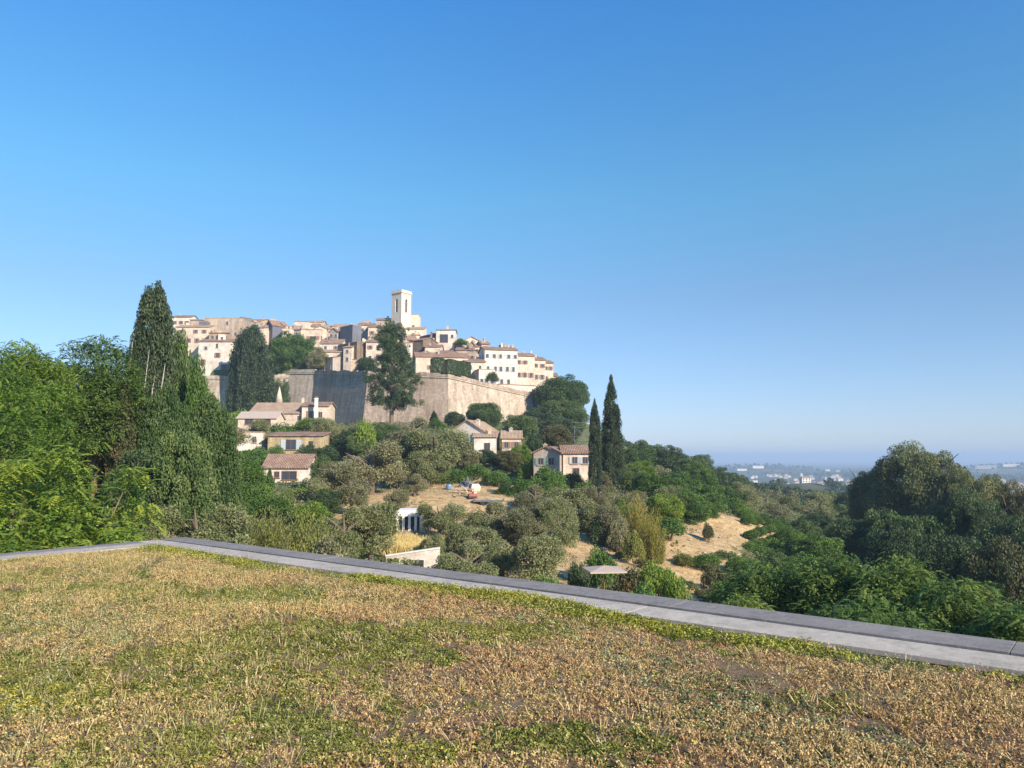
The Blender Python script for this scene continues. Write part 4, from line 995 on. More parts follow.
h_(438, 457, 353, 364, 260, 'rose coloured house with brown roof behind the hedge house', 'w_pink', 'tile', 'gx', chim=1, wins=(1, 3))
h_(456, 478, 350, 364, 262, 'stone house with shuttered windows behind the clipped hedge', 'w_stone', 'tile', 'gx', chim=1, wins=(1, 3))
h_(414, 466, 357, 378, 240, 'long beige house with a tiled roof behind the clipped green hedge', 'w_cream', 'tile', 'gx', rise=1.7, chim=1, wins=(1, 5), yaw=10, depth=8)
h_(462, 482, 362, 384, 240, 'cream house right of the clipped hedge', 'w_cream', 'tile', 'gx', chim=0, wins=(2, 2), yaw=14, shut='shut_grey')
h_(474, 490, 370, 392, 236, 'narrow low white house before the long pale block', 'w_white', 'tile_pale', 'flat', chim=0, wins=(1, 3), yaw=20, shut='shut_grey')
h_(481, 514, 350, 388, 246, 'tall pale cream block with rows of small shuttered windows', 'w_white', 'tile', 'gx', chim=3, wins=(3, 5), yaw=14, shut='shut_grey', depth=10, seed=5)
h_(512, 531, 356, 394, 249, 'ochre tinted town house right of the tall pale block', 'w_pink', 'tile', 'gx', chim=2, wins=(3, 3), yaw=14, depth=10, seed=8)
h_(529, 542, 360, 394, 253, 'cream town house second from the right end of the village', 'w_cream', 'tile', 'gx', chim=1, wins=(3, 2), yaw=14, depth=10, seed=9)
h_(540, 550, 363, 394, 256, 'peach town house with dark eaves at the right end of the village', 'w_pink', 'tile', 'gx', chim=0, wins=(3, 2), yaw=14, depth=9, seed=11)
h_(549, 557, 376, 396, 260, 'small low house at the far right tip of the village', 'w_white', 'tile', 'gx', chim=0, wins=(1, 1))
h_(496, 533, 385.5, 402, 238, 'white terrace wall building with small square windows on the rampart edge', 'w_white', 'tile', 'flat', chim=0, yaw=24, depth=5,
   explicit=[(.35, 2.0, .9, .9, None, None), (.6, 2.1, .9, .9, None, None), (.85, 2.2, .9, .9, None, None)])

VR = random.Random(77)
def skyline(px): return float(np.interp(px, [170, 245, 340, 372, 392, 415, 440, 470, 515, 550], [320, 321, 325, 322, 318, 328, 335, 343, 352, 366]))
for k in range(46):
    px = 182+362*(k+VR.random())/46; dp = VR.uniform(1, 7) if 250 < px < 348 or px < 215 else VR.uniform(1, 24) if px < 470 else VR.uniform(-3, 3); top = skyline(px)+dp; w = VR.uniform(6, 13); Y = (302-dp*1.9) if px < 470 else 262
    house(px-w/2, px+w/2, top, top+16, Y, 'small pale house squeezed among the village roofs', VR.choice(('w_cream', 'w_white', 'w_pink', 'w_stone', 'w_cream', 'w_grey')), VR.choice(('tile', 'tile_pale', 'tile_pale')), VR.choice(('gx', 'gy', 'mono', 'flat', 'gx')),
          rise=VR.uniform(.6, 1.5), yaw=VR.uniform(-28, 22), depth=VR.uniform(4, 7), wins=(2, VR.choice((1, 2))), win=(.8, 1.2), shut=VR.choice(('shut_brown', 'shut_grey', None)), chim=VR.choice((1, 2, 2)), group='small houses among the village roofs', seed=k, side=False)
# ------------------------------------------------------------------ lower houses
h_(264, 308, 467, 484, 122, 'white cottage with brown framed window and red tiled roof, lowest on the left slope', 'w_white', 'tile', 'gx', rise=1.9, chim=0, depth=6,
   explicit=[(.58, 1.35, 2.3, 1.3, None, 'wood'), (.30, 1.2, .7, .9, None, 'wood')])
h_(268, 322, 436, 452, 150, 'long low yellowish stone house with one glazed door, middle of the left slope', 'w_yellow', 'tile', 'mono', rise=.8, chim=0, depth=6,
   explicit=[(.43, 1.7, 1.9, 1.9, 'shut_grey', 'wood'), (.8, 1.5, .8, .9, None, 'wood')])
h_(232, 262, 433, 446, 152, 'small white outbuilding left of the long yellowish house', 'w_white', 'tile_pale', 'flat', chim=0, wins=(1, 2), depth=5)
h_(250, 306, 413, 424, 176, 'rambling farmhouse with broad pale tiled roofs under the rampart', 'w_cream', 'tile_pale', 'gx', rise=2.6, chim=1, depth=11, wins=(1, 4))
h_(302, 328, 406, 424, 175, 'taller cream end of the farmhouse with a white chimney', 'w_cream', 'tile', 'gx', rise=1.0, chim=0, depth=7, explicit=[(.35, 2.0, .9, 1.6, 'shut_brown', None), (.72, 2.0, .8, 1.2, None, None)])
h_(238, 276, 418, 424, 166, 'open shelter with pale sloping roof at the left of the farmhouse', 'w_cream', 'canvas', 'gx', rise=1.4, chim=0, depth=6, explicit=[(.3, .8, 1.8, 1.1, None, 'wood'), (.75, .8, 1.8, 1.1, None, 'wood')])
h_(457, 492, 432, 452, 148, 'white gabled villa above the dirt yard with a dark window', 'w_white', 'tile_pale', 'gy', rise=2.2, chim=1, depth=8, yaw=-20, explicit=[(.62, 3.0, 1.0, 1.2, None, 'wood'), (.25, 3.0, .9, 1.1, None, None)])
h_(474, 496, 437, 456, 144, 'lower white wing of the villa with tiled lean-to roof', 'w_white', 'tile_pale', 'mono', rise=1.0, chim=1, depth=5, explicit=[(.6, 2.0, 1.0, 1.7, None, 'wood')])
h_(502, 521, 438, 452, 150, 'small cream house half hidden in trees right of the villa', 'w_cream', 'tile_pale', 'gx', rise=1.4, chim=1, depth=7, wins=(1, 2))
h_(563, 592, 453, 476, 120, 'salmon pink house with grey shutters beside the slim cypress', 'w_pink', 'tile', 'gx', rise=1.1, chim=0, depth=7,
   explicit=[(.40, 1.15, .75, 1.0, 'shut_grey', None), (.76, 1.15, .75, 1.0, 'shut_grey', None), (.45, 3.0, .9, 1.2, None, 'wood')])
h_(540, 565, 453, 476, 118.5, 'shaded gabled wing on the left of the pink house', 'w_grey', 'tile', 'gy', rise=.9, chim=1, depth=8, yaw=-14,  # grey plaster instead of pink: the wing's shade put into its colour
   explicit=[(.28, 1.3, .75, 1.0, 'shut_green', None), (.70, 1.3, .75, 1.0, 'shut_green', None)])

# stone cone of the dovecote by the farmhouse
def dovecote():
    x, y, z = at(279, 404, 184); root = tag(empty('dovecote', (x, y, z-6)), 'pale stone cone spire standing by the farmhouse roof', 'dovecote')
    mb = MB(); mb.tube([(0, 0, 0), (0, 0, 6), (0, 0, 6.3)], [.95, .9, 1.05], 12); mb.build('drum', M['w_stone'], root)
    mb = MB(); mb.tube([(0, 0, 6.3), (0, 0, 8.2), (0, 0, 10.2)], [.95, .55, .06], 12); mb.build('cone_roof', M['w_cream'], root, True)
dovecote()
def white_chimney():
    x, y, z = at(316.5, 397, 173); root = tag(empty('chimney_stack', (x, y, z-6.5)), 'tall slim white chimney stack in front of the cream farmhouse end', 'chimney')
    mb = MB(); mb.box(-.32, .32, -.32, .32, 0, 6.0); mb.box(-.42, .42, -.42, .42, 6.003, 6.2); mb.build('stack', M['white_paint'], root)
    mb = MB(); mb.box(-.3, .3, -.3, .3, 6.203, 6.6); mb.build('cap', M['tile'], root)
white_chimney()

# the columned pavilion and the white retaining wall below the olives
def pavilion():
    Y = 82.; x0, x1 = xof(396, 525, Y), xof(424, 525, Y); w = x1-x0; zt = zof(510.5, Y); zb = H1((x0+x1)/2, Y)-.4; zb = min(zb, zof(541, Y)); h = zt-zb
    root = tag(empty('pavilion', ((x0+x1)/2, Y, zb)), 'small flat roofed white pavilion with slim square columns among olives', 'pavilion')
    mb = MB(); mb.box(-w/2-.1, w/2, -.1, 4, h-.62, h); mb.build('roof_slab', M['white_paint'], root)
    mb = MB(); mb.box(-w/2, w/2-.05, .9, 3.9, 0, h-.625); mb.build('wall', M['w_grey'], root)
    mb = MB(); mb.box(-w/2+.2, w/2-.3, .84, .897, .3, h-.8); mb.build('glazing', M['glass'], root)
    for k in range(5):
        x = -w/2+.12+k*(w-.36)/4; mb = MB(); mb.box(x-.13-(.1 if k == 4 else 0), x+.13+(.2 if k == 4 else 0), -.05, .25, 0, h-.625); mb.build('column', M['white_paint'], root)
pavilion()
def retaining_wall():
    Y = 64.; x0, x1 = xof(386, 560, Y), xof(440, 560, Y); z0, z1 = zof(556.5, Y), zof(548, Y)
    root = tag(empty('retaining_wall', (x0, Y, z0-4)), 'pale sloping concrete retaining wall just beyond the parapet', 'wall')
    w = x1-x0
    mb = MB(); mb.prism([(0, 0, 0), (w, -.4, 0), (w, .0, 0), (0, .4, 0)], [(0, 0, 4), (w, -.4, z1-z0+4), (w, 0, z1-z0+4), (0, .4, 4)]); mb.build('wall', M['w_white'], root)
    mb = MB(); mb.prism([(-.05, -.06, 4.003), (w, -.46, z1-z0+4.003), (w, .06, z1-z0+4.003), (-.05, .46, 4.003)], [(-.05, -.06, 4.1), (w, -.46, z1-z0+4.1), (w, .06, z1-z0+4.1), (-.05, .46, 4.1)]); mb.build('coping', M['white_paint'], root)
    mb = MB(); a = .55*w; mb.box(a, a+.7, -.3, .1, 3.3, 3.75); mb.build('vent_opening', M['glass'], root)
retaining_wall()

# garden parasol, chair
def parasol():
    Y = 58.; x, _, z = at(604, 567, Y); zg = H1(x, Y); hgt = z-zg; s = 1.38
    root = tag(empty('garden_parasol', (x, Y, zg), R(8)), 'square beige garden parasol on a slim pole in the green garden', 'parasol')
    mb = MB(); t = hgt+.12; c = [(-s, -s, hgt-.16), (s, -s, hgt-.16), (s, s, hgt-.16), (-s, s, hgt-.16)]
    for k in range(4):
        a, b_ = c[k], c[(k+1) % 4]; mb.poly([a, b_, (0, 0, t)]); a2, b2 = (a[0], a[1], a[2]-.12), (b_[0], b_[1], b_[2]-.12); mb.poly([a2, b2, b_, a]); mb.poly([(b_[0], b_[1], b_[2]-.02), (a[0], a[1], a[2]-.02), (0, 0, t-.04)])
    mb.build('canopy', M['canvas'], root)
    mb = MB(); mb.tube([(0, 0, -.1), (0, 0, t+.12)], [.045, .035], 8); mb.build('pole', M['wood'], root)
    for k in range(4):
        mb = MB(); mb.tube([(0, 0, hgt-.5), (c[k][0]*.5, c[k][1]*.5, hgt-.06)], [.015, .015], 5); mb.build('rib', M['wood'], root)
    mb = MB(); mb.tube([(0, 0, -.05), (0, 0, .12)], [.35, .3], 12); mb.build('base', M['concrete'], root)
parasol()
def chair():
    Y = 55.; x, _, z = at(591, 582, Y); zg = H1(x, Y); 
    root = tag(empty('garden_chair', (x, Y, zg), R(30)), 'white garden chair beside the beige parasol', 'chair')
    k = 1.5
    mb = MB(); mb.box(-.3*k, .3*k, -.3*k, .3*k, .42, .48); mb.build('seat', M['white_paint'], root)
    mb = MB(); mb.box(-.3*k, .3*k, .26*k, .32*k, .50, 1.15); mb.build('backrest', M['white_paint'], root)
    for a in (-1, 1):
        for b_ in (-1, 1): mb = MB(); mb.tube([(a*.27*k, b_*.27*k, 0), (a*.26*k, b_*.26*k, .42)], [.03, .03], 6); mb.build('leg', M['white_paint'], root)
chair()

# things in the dirt yard
def yard():
    Y = 108.; x, _, z = at(449, 478, Y); zg = H1(x, Y)
    root = tag(empty('barrel', (x, Y, zg)), 'blue plastic barrel standing in the dirt yard', 'barrel')
    mb = MB(); mb.tube([(0, 0, 0), (0, 0, .1), (0, 0, .6), (0, 0, 1.1), (0, 0, 1.25)], [.52, .56, .6, .56, .5], 14); mb.build('drum', M['blue_plastic'], root, True)
    mb = MB(); mb.tube([(0, 0, 1.2505), (0, 0, 1.3)], [.4, .38], 14); mb.build('lid', M['black_rubber'], root)
    root.scale = (.75, .75, .6)
    x, y, z = at(466, 478, 109); zg = H1(x, y); mb = MB(); r = random.Random(4)
    root = tag(empty('rubble_heap', (x, y, zg-.1)), 'dark heap of rubble between the barrel and the pale sack', 'rubble')
    for k in range(40):
        a, q = r.uniform(0, 6.28), r.uniform(0, 1.6); hh = max(.15, 1.25-.7*q); s = r.uniform(.15, .4)
        Mx = Matrix.Translation((math.cos(a)*q, math.sin(a)*q*.7, r.uniform(0, hh)))@Matrix.Rotation(r.uniform(0, 3), 4, (r.random(), r.random(), r.random()+.1)); mb.box(-s, s, -s*.7, s*.7, -s*.5, s*.5, Mx)
    mb.build('stones', M['w_dark_shade'], root)
    x, y, z = at(475, 478, 108); zg = H1(x, y); mb = MB()
    root = tag(empty('builders_bag', (x, y, zg), .3), 'bulging white builders bag right of the dark rubble', 'bag')
    mb.prism([(-.55, -.55, 0), (.55, -.55, 0), (.55, .55, 0), (-.55, .55, 0)], [(-.7, -.7, .5), (.7, -.7, .5), (.7, .7, .5), (-.7, .7, .5)])
    mb.prism([(-.7, -.7, .503), (.7, -.7, .503), (.7, .7, .503), (-.7, .7, .503)], [(-.5, -.5, 1.05), (.55, -.5, .95), (.5, .5, 1.1), (-.5, .5, 1.0)]); mb.build('sack', M['sand_bag'], root)
    for a in (-1, 1): mb = MB(); mb.tube([(a*.5, -.4, .98), (a*.45, 0, 1.3), (a*.5, .4, 1.0)], [.03, .03, .03], 5); mb.build('strap', M['sand_bag'], root)
    # mini excavator
    Y = 101.; x, _, z = at(472, 494, Y); zg = H1(x, Y)
    root = tag(empty('mini_excavator', (x, Y, zg), R(20)), 'small red excavator with its pale arm raised in the dirt yard', 'excavator')
    for s in (-1, 1):
        mb = MB(); mb.prism([(-.95, s*.62-.15, 0), (.95, s*.62-.15, 0), (.95, s*.62+.15, 0), (-.95, s*.62+.15, 0)], [(-1.15, s*.62-.15, .42), (1.15, s*.62-.15, .42), (1.15, s*.62+.15, .42), (-1.15, s*.62+.15, .42)]); mb.build('track', M['black_rubber'], root)
    mb = MB(); mb.box(-.9, 1.1, -.7, .7, .45, 1.15); mb.prism([(.2, -.7, 1.153), (1.1, -.7, 1.153), (1.1, .7, 1.153), (.2, .7, 1.153)], [(.35, -.6, 1.5), (1.0, -.6, 1.5), (1.0, .6, 1.5), (.35, .6, 1.5)]); mb.build('body', M['red_paint'], root)
    mb = MB()
    for a, b_ in ((-.7, -.6), (-.7, .5), (.15, -.6), (.15, .5)): mb.box(a, a+.08, b_, b_+.08, 1.153, 2.15)
    mb.box(-.8, .3, -.7, .7, 2.153, 2.25); mb.build('canopy', M['red_paint'], root)
    mb = MB(); mb.tube([(-.9, 0, .9), (-1.7, 0, 2.3), (-2.5, 0, 2.9)], [.16, .15, .1], 6); mb.build('boom', M['w_ochre'], root)
    mb = MB(); mb.tube([(-2.5, 0, 2.9), (-3.1, 0, 1.6)], [.11, .09], 6); mb.build('dipper_arm', M['w_ochre'], root)
    mb = MB(); mb.prism([(-3.5, -.3, 1.0), (-2.9, -.3, 1.1), (-2.9, .3, 1.1), (-3.5, .3, 1.0)], [(-3.3, -.35, 1.6), (-2.95, -.35, 1.7), (-2.95, .35, 1.7), (-3.3, .35, 1.6)]); mb.build('bucket', M['metal'], root)
    root.scale = (.55, .55, .55)
    # trailer
    Y = 99.; x, _, z = at(489, 495, Y); zg = H1(x, Y)
    root = tag(empty('flat_trailer', (x, Y, zg), R(-6)), 'low dark flat trailer parked right of the red excavator', 'trailer')
    mb = MB(); mb.box(-1.9, 1.9, -.9, .9, .55, .70); mb.box(-1.9, -1.82, -.9, .9, .703, .95); mb.box(1.82, 1.9, -.9, .9, .703, .95); mb.build('bed', M['metal'], root)
    for a in (-.7, .4):
        for s in (-1, 1): mb = MB(); mb.tube([(a, s*.75-.1, .3), (a, s*.75+.1, .3)], [.3, .3], 14); mb.build('wheel', M['black_rubber'], root)
    mb = MB(); mb.tube([(1.9, 0, .6), (2.9, 0, .5)], [.06, .05], 6); mb.build('drawbar', M['metal'], root)
yard()
def plank_pile():
    x, y, z = at(462, 487, 104); zg = H1(x, y); r = random.Random(3)
    root = tag(empty('plank_pile', (x, y, zg)), 'loose pale planks lying across the dirt yard', 'planks')
    for k in range(7):
        mb = MB(); Mx = Matrix.Translation((r.uniform(-.8, .8), r.uniform(-.6, .6), .1+.12*k))@Matrix.Rotation(r.uniform(-.9, .5), 4, 'Z')@Matrix.Rotation(r.uniform(-.08, .08), 4, 'Y'); mb.box(-1.2, 1.2, -.1, .1, -.03, .03, Mx); mb.build('plank', M['w_ochre'], root)
plank_pile()

# steel frame terrace between the umbrella pine and the slim cypress
def steel_frame():
    Y = 165.; x, _, zt = at(583, 427, Y); zg = H1(x, Y); h = zt-zg
    root = tag(empty('steel_scaffold', (x, Y, zg)), 'grey steel frame structure rising left of the slim cypress', 'scaffold')
    for a in (-2, 2):
        for b_ in (-1.2, 1.2): mb = MB(); mb.tube([(a, b_, -.5), (a, b_, h)], [.07, .07], 6); mb.build('post', M['w_dark_shade'], root)
    for z in (h*.55, h*.98): mb = MB(); mb.box(-2.6, 2.6, -1.4, 1.4, z-.1, z); mb.build('platform', M['w_dark_shade'], root)
    for s in (-1, 1): mb = MB(); mb.tube([(-2*s, -1.25, h*.55), (2*s, -1.25, h*.97)], [.06, .06], 5); mb.build('brace', M['w_dark_shade'], root)
    for z in (h*.55+1, h+.9): mb = MB(); mb.tube([(-2.6, -1.4, z), (2.6, -1.4, z)], [.04, .04], 5); mb.build('railing', M['w_dark_shade'], root)
steel_frame()

# stones edging the farm tracks on the ochre slope
def boulders():
    r = random.Random(12); k_ = 0; base = []
    for v in range(3):
        bm_ = MB(); bm_.box(-.5, .5, -.4, .4, -.3, .35); me = bm_.mesh('boulder', M['w_stone'])
        for q in me.vertices: q.co *= r.uniform(.8, 1.2)
        md = bpy.data.objects.new('tmp', me); base.append(me)
    for px, py, Y in [(545, 548, 84), (572, 540, 88), (590, 534, 90), (604, 545, 84), (625, 548, 82), (636, 541, 86), (655, 552, 80), (668, 560, 76), (684, 574, 72), (700, 590, 68), (712, 600, 64), (690, 548, 94), (705, 556, 90), (720, 546, 100)]:
        x = xof(px, py, Y); s = r.uniform(.35, .8)
        o = link('boulder', base[k_ % 3]); k_ += 1; o.location = (x, Y, H1(x, Y)+.1); o.scale = (s*1.3, s, s*.8); o.rotation_euler = (r.uniform(-.3, .3), r.uniform(-.3, .3), r.uniform(0, 6))
        tag(o, 'rough pale boulder lying on the bare ochre slope', 'boulder', 'boulders on the ochre slope')
        b_ = o.modifiers.new('soft', 'BEVEL'); b_.width = .14; b_.segments = 3
boulders()

# ------------------------------------------------------------------ trees and shrubs, left side
def frond_tree(name, seed, px, top, Y, wpx, label, mat, per, nb, scale=1.0, rb=.8, trunk='bark_red', zlo=.3, low=.3, depthk=.9, cat='tree'):
    x = xof(px, top, Y); zg = H1(x, Y); h = zof(top, Y)-zg; w = wpx*Y/F
    zc = h*(1+low)/2; rz = h*(1-low)/2
    env = [(0, 0, zc, w/2, w/2*depthk, rz), (w*.12, -w*.1, zc-.1*h, w/3, w/3, rz*.7)]
    cr, tr, _, _ = make_frond_tree(seed, env, nb, rb, per, scale, mat, h, trunk, zlo)
    root = tag(empty(name, (x, Y, zg)), label, cat); link('crown', cr, root); link('trunk', tr, root); return root
frond_tree('walnut_tree', 601, 45, 424, 25, 250, 'bright green tree with long drooping fronds overhanging the left parapet', 'fresh', 15, (62, 26), 1.0, .85, low=.12)
frond_tree('walnut_tree', 602, -20, 352, 37, 215, 'tall bright green frond tree cut by the left picture edge', 'fresh', 14, (44, 14), 1.05, 1.3, low=.3)
frond_tree('walnut_tree', 603, 34, 334, 48, 110, 'feathery green tree with a forked pale trunk behind the drooping one', 'fresh', 13, (40, 12), 1.2, 1.35, low=.45, zlo=.4)
frond_tree('acacia_tree', 604, 102, 326, 55, 118, 'rounded green tree left of the tall pointed cypress', 'frond_dark', 14, (46, 16), 1.25, 1.5, low=.25)
frond_tree('young_tree', 605, 128, 508, 22, 85, 'low light green bush spilling over the left parapet near its corner', 'fresh', 12, (30, 10), .8, .5, low=.1)
frond_tree('young_tree', 606, -18, 500, 20, 130, 'low bright green bush pressed against the parapet at the left picture edge', 'fresh', 13, (34, 12), .85, .6, low=.1)
p = plant
def tall_cypress():
    PROTO['tallcyp', 0] = make_cyp(430, 4.4, 18, ((0, .9), (.15, 1.0), (.45, .95), (.7, .82), (.9, .62), (1, .2)), 48, .24, 250, .6); COUNT['tallcyp'] = 1
    root = p('tallcyp', 156, 282, 62, 50, 'cypress_tree', 'tallest dark cypress at the left, with bare whitish branches showing', mat='cypress')
    r = random.Random(5)
    for k in range(12):
        a = r.uniform(-2.6, -.6); q = 1.9+r.uniform(-.1, .35); z0 = r.uniform(3, 10); mb = MB()
        mb.tube([(math.cos(a)*q*.8, math.sin(a)*q*.8, z0), (math.cos(a)*q*1.06, math.sin(a)*q*1.06, z0+1.6), (math.cos(a+.1)*q, math.sin(a+.1)*q, z0+r.uniform(2.5, 4.5))], [.07, .05, .015], 5); mb.build('bare_branch', M['bark_pale'], root)
    root.rotation_euler = (0, 0, 0)
tall_cypress()
p('broad', 181, 315, 66, 44, 'conifer_tree', 'broad green conifer close right of the tallest dark cypress', mat='conifer_green')
p('broad', 200, 358, 63, 40, 'maple_tree', 'mid green leafy tree on the right shoulder of the conifers', mat='broad')
p('stout', 168, 385, 56, 60, 'conifer_tree', 'lower dark conifer in front of the tallest cypress', mat='conifer_green')
p('slim', 126, 372, 54, 30, 'cypress_tree', 'half withered reddish cypress left of the tallest one', mat='brownish')
p('stout', 104, 365, 58, 52, 'conifer_tree', 'olive green conifer behind the withered cypress', mat='brownish')
p('broad', 70, 385, 60, 90, 'oak_tree', 'dark oak filling the gap behind the forked trunk', mat='dark')
p('broad', 140, 440, 50, 70, 'laurel_tree', 'dark laurel under the withered cypress', mat='dark')
p('stout', 212, 396, 62, 62, 'conifer_tree', 'deep green conifer at the foot of the broad green one', mat='conifer_green')
p('broad', 186, 420, 50, 66, 'laurel_tree', 'dark leafy tree behind the left end olive', mat='conifer_green')
p('broad', 243, 452, 82, 62, 'fig_tree', 'leafy fig tree with pale blossom left of the white cottage', mat='broad')
p('broad', 232, 475, 70, 60, 'laurel_tree', 'dense green tree below the fig by the cottage path', mat='broad')
p('olive', 200, 490, 47, 92, 'olive_tree', 'rounded olive tree just beyond the parapet corner')
p('olive', 165, 505, 42, 60, 'olive_tree', 'small olive half behind the parapet corner bush', mat='olive_grey')
p('bamboo', 268, 500, 52, 60, 'reed_clump', 'olive green reeds behind the parapet right of the corner olive', 'reeds', mat='reed')
p('bamboo', 302, 496, 50, 66, 'reed_clump', 'tall yellowish green reeds left of the two near olives', 'reeds', mat='reed')
p('olive', 342, 498, 56, 60, 'olive_tree', 'near olive tree leaning over the parapet right of the reeds')
p('olive', 372, 494, 60, 66, 'olive_tree', 'near olive tree left of the white pavilion')
p('bush', 235, 525, 44, 60, 'garden_shrub', 'dull green shrub along the parapet between olive and reeds', 'shrub', mat='olive')
p('bush', 330, 528, 48, 50, 'garden_shrub', 'low grey shrub at the foot of the near olives', 'shrub', mat='olive_grey')
p('slim', 270, 466, 98, 9, 'cypress_tree', 'tiny slender cypress in front of the white cottage', mat='conifer_green')
p('bush', 295, 486, 104, 44, 'garden_shrub', 'green shrub under the cottage window', 'shrub', mat='lime')
p('bush', 318, 488, 96, 30, 'garden_shrub', 'dark shrub below the right end of the cottage', 'shrub', mat='dark')
p('olive', 338, 454, 96, 56, 'olive_tree', 'grey olive tree at the right end of the white cottage', mat='olive_grey')
p('olive', 318, 470, 90, 30, 'olive_tree', 'small olive tucked beside the cottage wall')
p('olive', 372, 434, 104, 76, 'olive_tree', 'large grey olive tree on the slope above the pavilion', mat='olive_grey')
p('olive', 404, 424, 122, 60, 'olive_tree', 'pale olive tree under the tall open tree', mat='olive_grey')
p('olive', 436, 419, 118, 66, 'olive_tree', 'biggest olive tree left of the white villa')
p('olive', 352, 470, 86, 50, 'olive_tree', 'shaded olive tree above the near olive by the pavilion', mat='olive_grey')
p('olive', 252, 415, 154, 46, 'olive_tree', 'pruned olive with bare forked limbs before the open shelter')
p('bush', 256, 444, 140, 40, 'garden_shrub', 'clipped round shrub between cottage and outbuilding', 'shrub', mat='broad')
p('bush', 276, 443, 143, 22, 'garden_shrub', 'small round shrub before the yellowish house', 'shrub', mat='broad')
p('bush', 307, 441, 143, 26, 'garden_shrub', 'dark round shrub right of the glazed door', 'shrub', mat='dark')
p('bush', 325, 443, 146, 32, 'garden_shrub', 'dark shrub at the right end of the yellowish house', 'shrub', mat='dark')
p('bush', 280, 422, 166, 50, 'hedge_shrub', 'green hedge under the farmhouse terrace', 'hedge', mat='broad')
p('bush', 308, 416, 168, 30, 'climbing_shrub', 'bright leafy climber on the farmhouse front', 'shrub', mat='lime')
p('olive', 328, 414, 160, 42, 'olive_tree', 'olive tree with pale limbs right of the farmhouse')
p('broad', 350, 425, 165, 34, 'oak_tree', 'dark tree at the foot of the shaded rampart', mat='dark')
p('bush', 366, 413, 150, 28, 'lime_shrub', 'bright yellow green shrub beside the open tree trunk', 'shrub', mat='lime')
p('broad', 232, 455, 95, 40, 'laurel_tree', 'green tree between the conifers and the cottage roof', mat='broad')
p('bush', 240, 408, 196, 30, 'garden_shrub', 'lime green shrub behind the open shelter', 'shrub', mat='lime')
# ------------------------------------------------------------------ in and under the village
p('stout', 252.5, 325, 214, 45, 'cypress_tree', 'huge broad dark cypress before the left rampart', mat='cypress')
p('wide', 293, 331, 274, 58, 'plane_tree', 'big round green tree on the rampart above the lit bastion', mat='broad', base=376)
p('broad', 318, 347, 262, 26, 'olive_tree', 'grey clipped round tree on the rampart edge', mat='olive_grey', base=375)
p('broad', 280, 374, 226, 22, 'laurel_tree', 'small dark tree between the broad cypress and the bastion', mat='dark')
p('open', 393, 322, 188, 55, 'holm_oak_tree', 'tall gappy dark tree with a bare trunk before the rampart', mat='dark')
p('broad', 367, 355, 246, 22, 'garden_tree', 'round clipped tree on the rampart left of the open tree', mat='dark', base=376)
for k, (a, lab) in enumerate(((438, 'left'), (451, 'middle'), (464, 'right'))):
    p('clip', a, 358+k*2, 229+k*3, 14.5, 'clipped_tree', lab+' block of the clipped hedge along the rampart top', 'hedge', mat='dark', base=376+k*2.6)
p('bush', 492, 370, 229, 16, 'garden_tree', 'small round tree below the tall pale block', 'tree', mat='dark', base=384)
p('bush', 461, 338, 273, 18, 'roof_shrub', 'green plants on the roof terrace of the beige house', 'shrub', mat='broad', base=345)
p('wide', 484, 401, 200, 42, 'holm_oak_tree', 'round grey green tree between the rampart and the villa', mat='conifer_green')
p('broad', 455, 410, 200, 24, 'holm_oak_tree', 'small dark tree left of the round grey green one', mat='dark')
p('slim', 434, 410, 202, 9, 'cypress_tree', 'small pointed cypress at the foot of the rampart', mat='dark')
p('broad', 436, 418, 190, 22, 'holm_oak_tree', 'low dark tree under the rampart corner', mat='broad')
p('wide', 561, 374, 236, 64, 'umbrella_pine', 'large dark umbrella pine at the right end of the rampart', mat='conifer_green')
p('wide', 562, 398, 230, 60, 'holm_oak_tree', 'dark foliage mass right under the umbrella pine crown', mat='conifer_green')
p('broad', 537, 404, 220, 40, 'holm_oak_tree', 'dense dark tree under the right end of the rampart', mat='dark')
p('wide', 560, 415, 195, 52, 'holm_oak_tree', 'dark tree beneath the umbrella pine', mat='dark')
p('broad', 555, 421, 160, 40, 'maple_tree', 'yellowing tree above the shaded house wing', mat='brownish')
p('broad', 520, 412, 185, 40, 'holm_oak_tree', 'dark tree behind the small cream house', mat='conifer_green')
p('broad', 534, 434, 138, 26, 'laurel_tree', 'dark tree touching the shaded house wing', mat='dark')
p('broad', 520, 442, 132, 26, 'lime_tree', 'bright green tree between the villa and the pink house', mat='lime')
p('slim', 538, 433, 140, 9, 'cypress_tree', 'thin dark cypress left of the shaded wing', mat='cypress')
p('broad', 487, 447, 134, 32, 'laurel_tree', 'dark tree before the lower white wing', mat='dark')
p('broad', 508, 448, 130, 30, 'almond_tree', 'bare looking brown tree before the small cream house', mat='brownish')
p('broad', 468, 446, 128, 30, 'almond_tree', 'grey brown tree before the white villa', mat='olive_grey')
p('bush', 527, 460, 122, 22, 'garden_shrub', 'lime shrub at the right end of the dirt yard', 'shrub', mat='lime')
p('bush', 452, 466, 116, 44, 'garden_shrub', 'row of dark shrubs behind the dirt yard', 'shrub', mat='broad')
p('bush', 495, 468, 114, 34, 'garden_shrub', 'low green shrub behind the flat trailer', 'shrub', mat='broad')
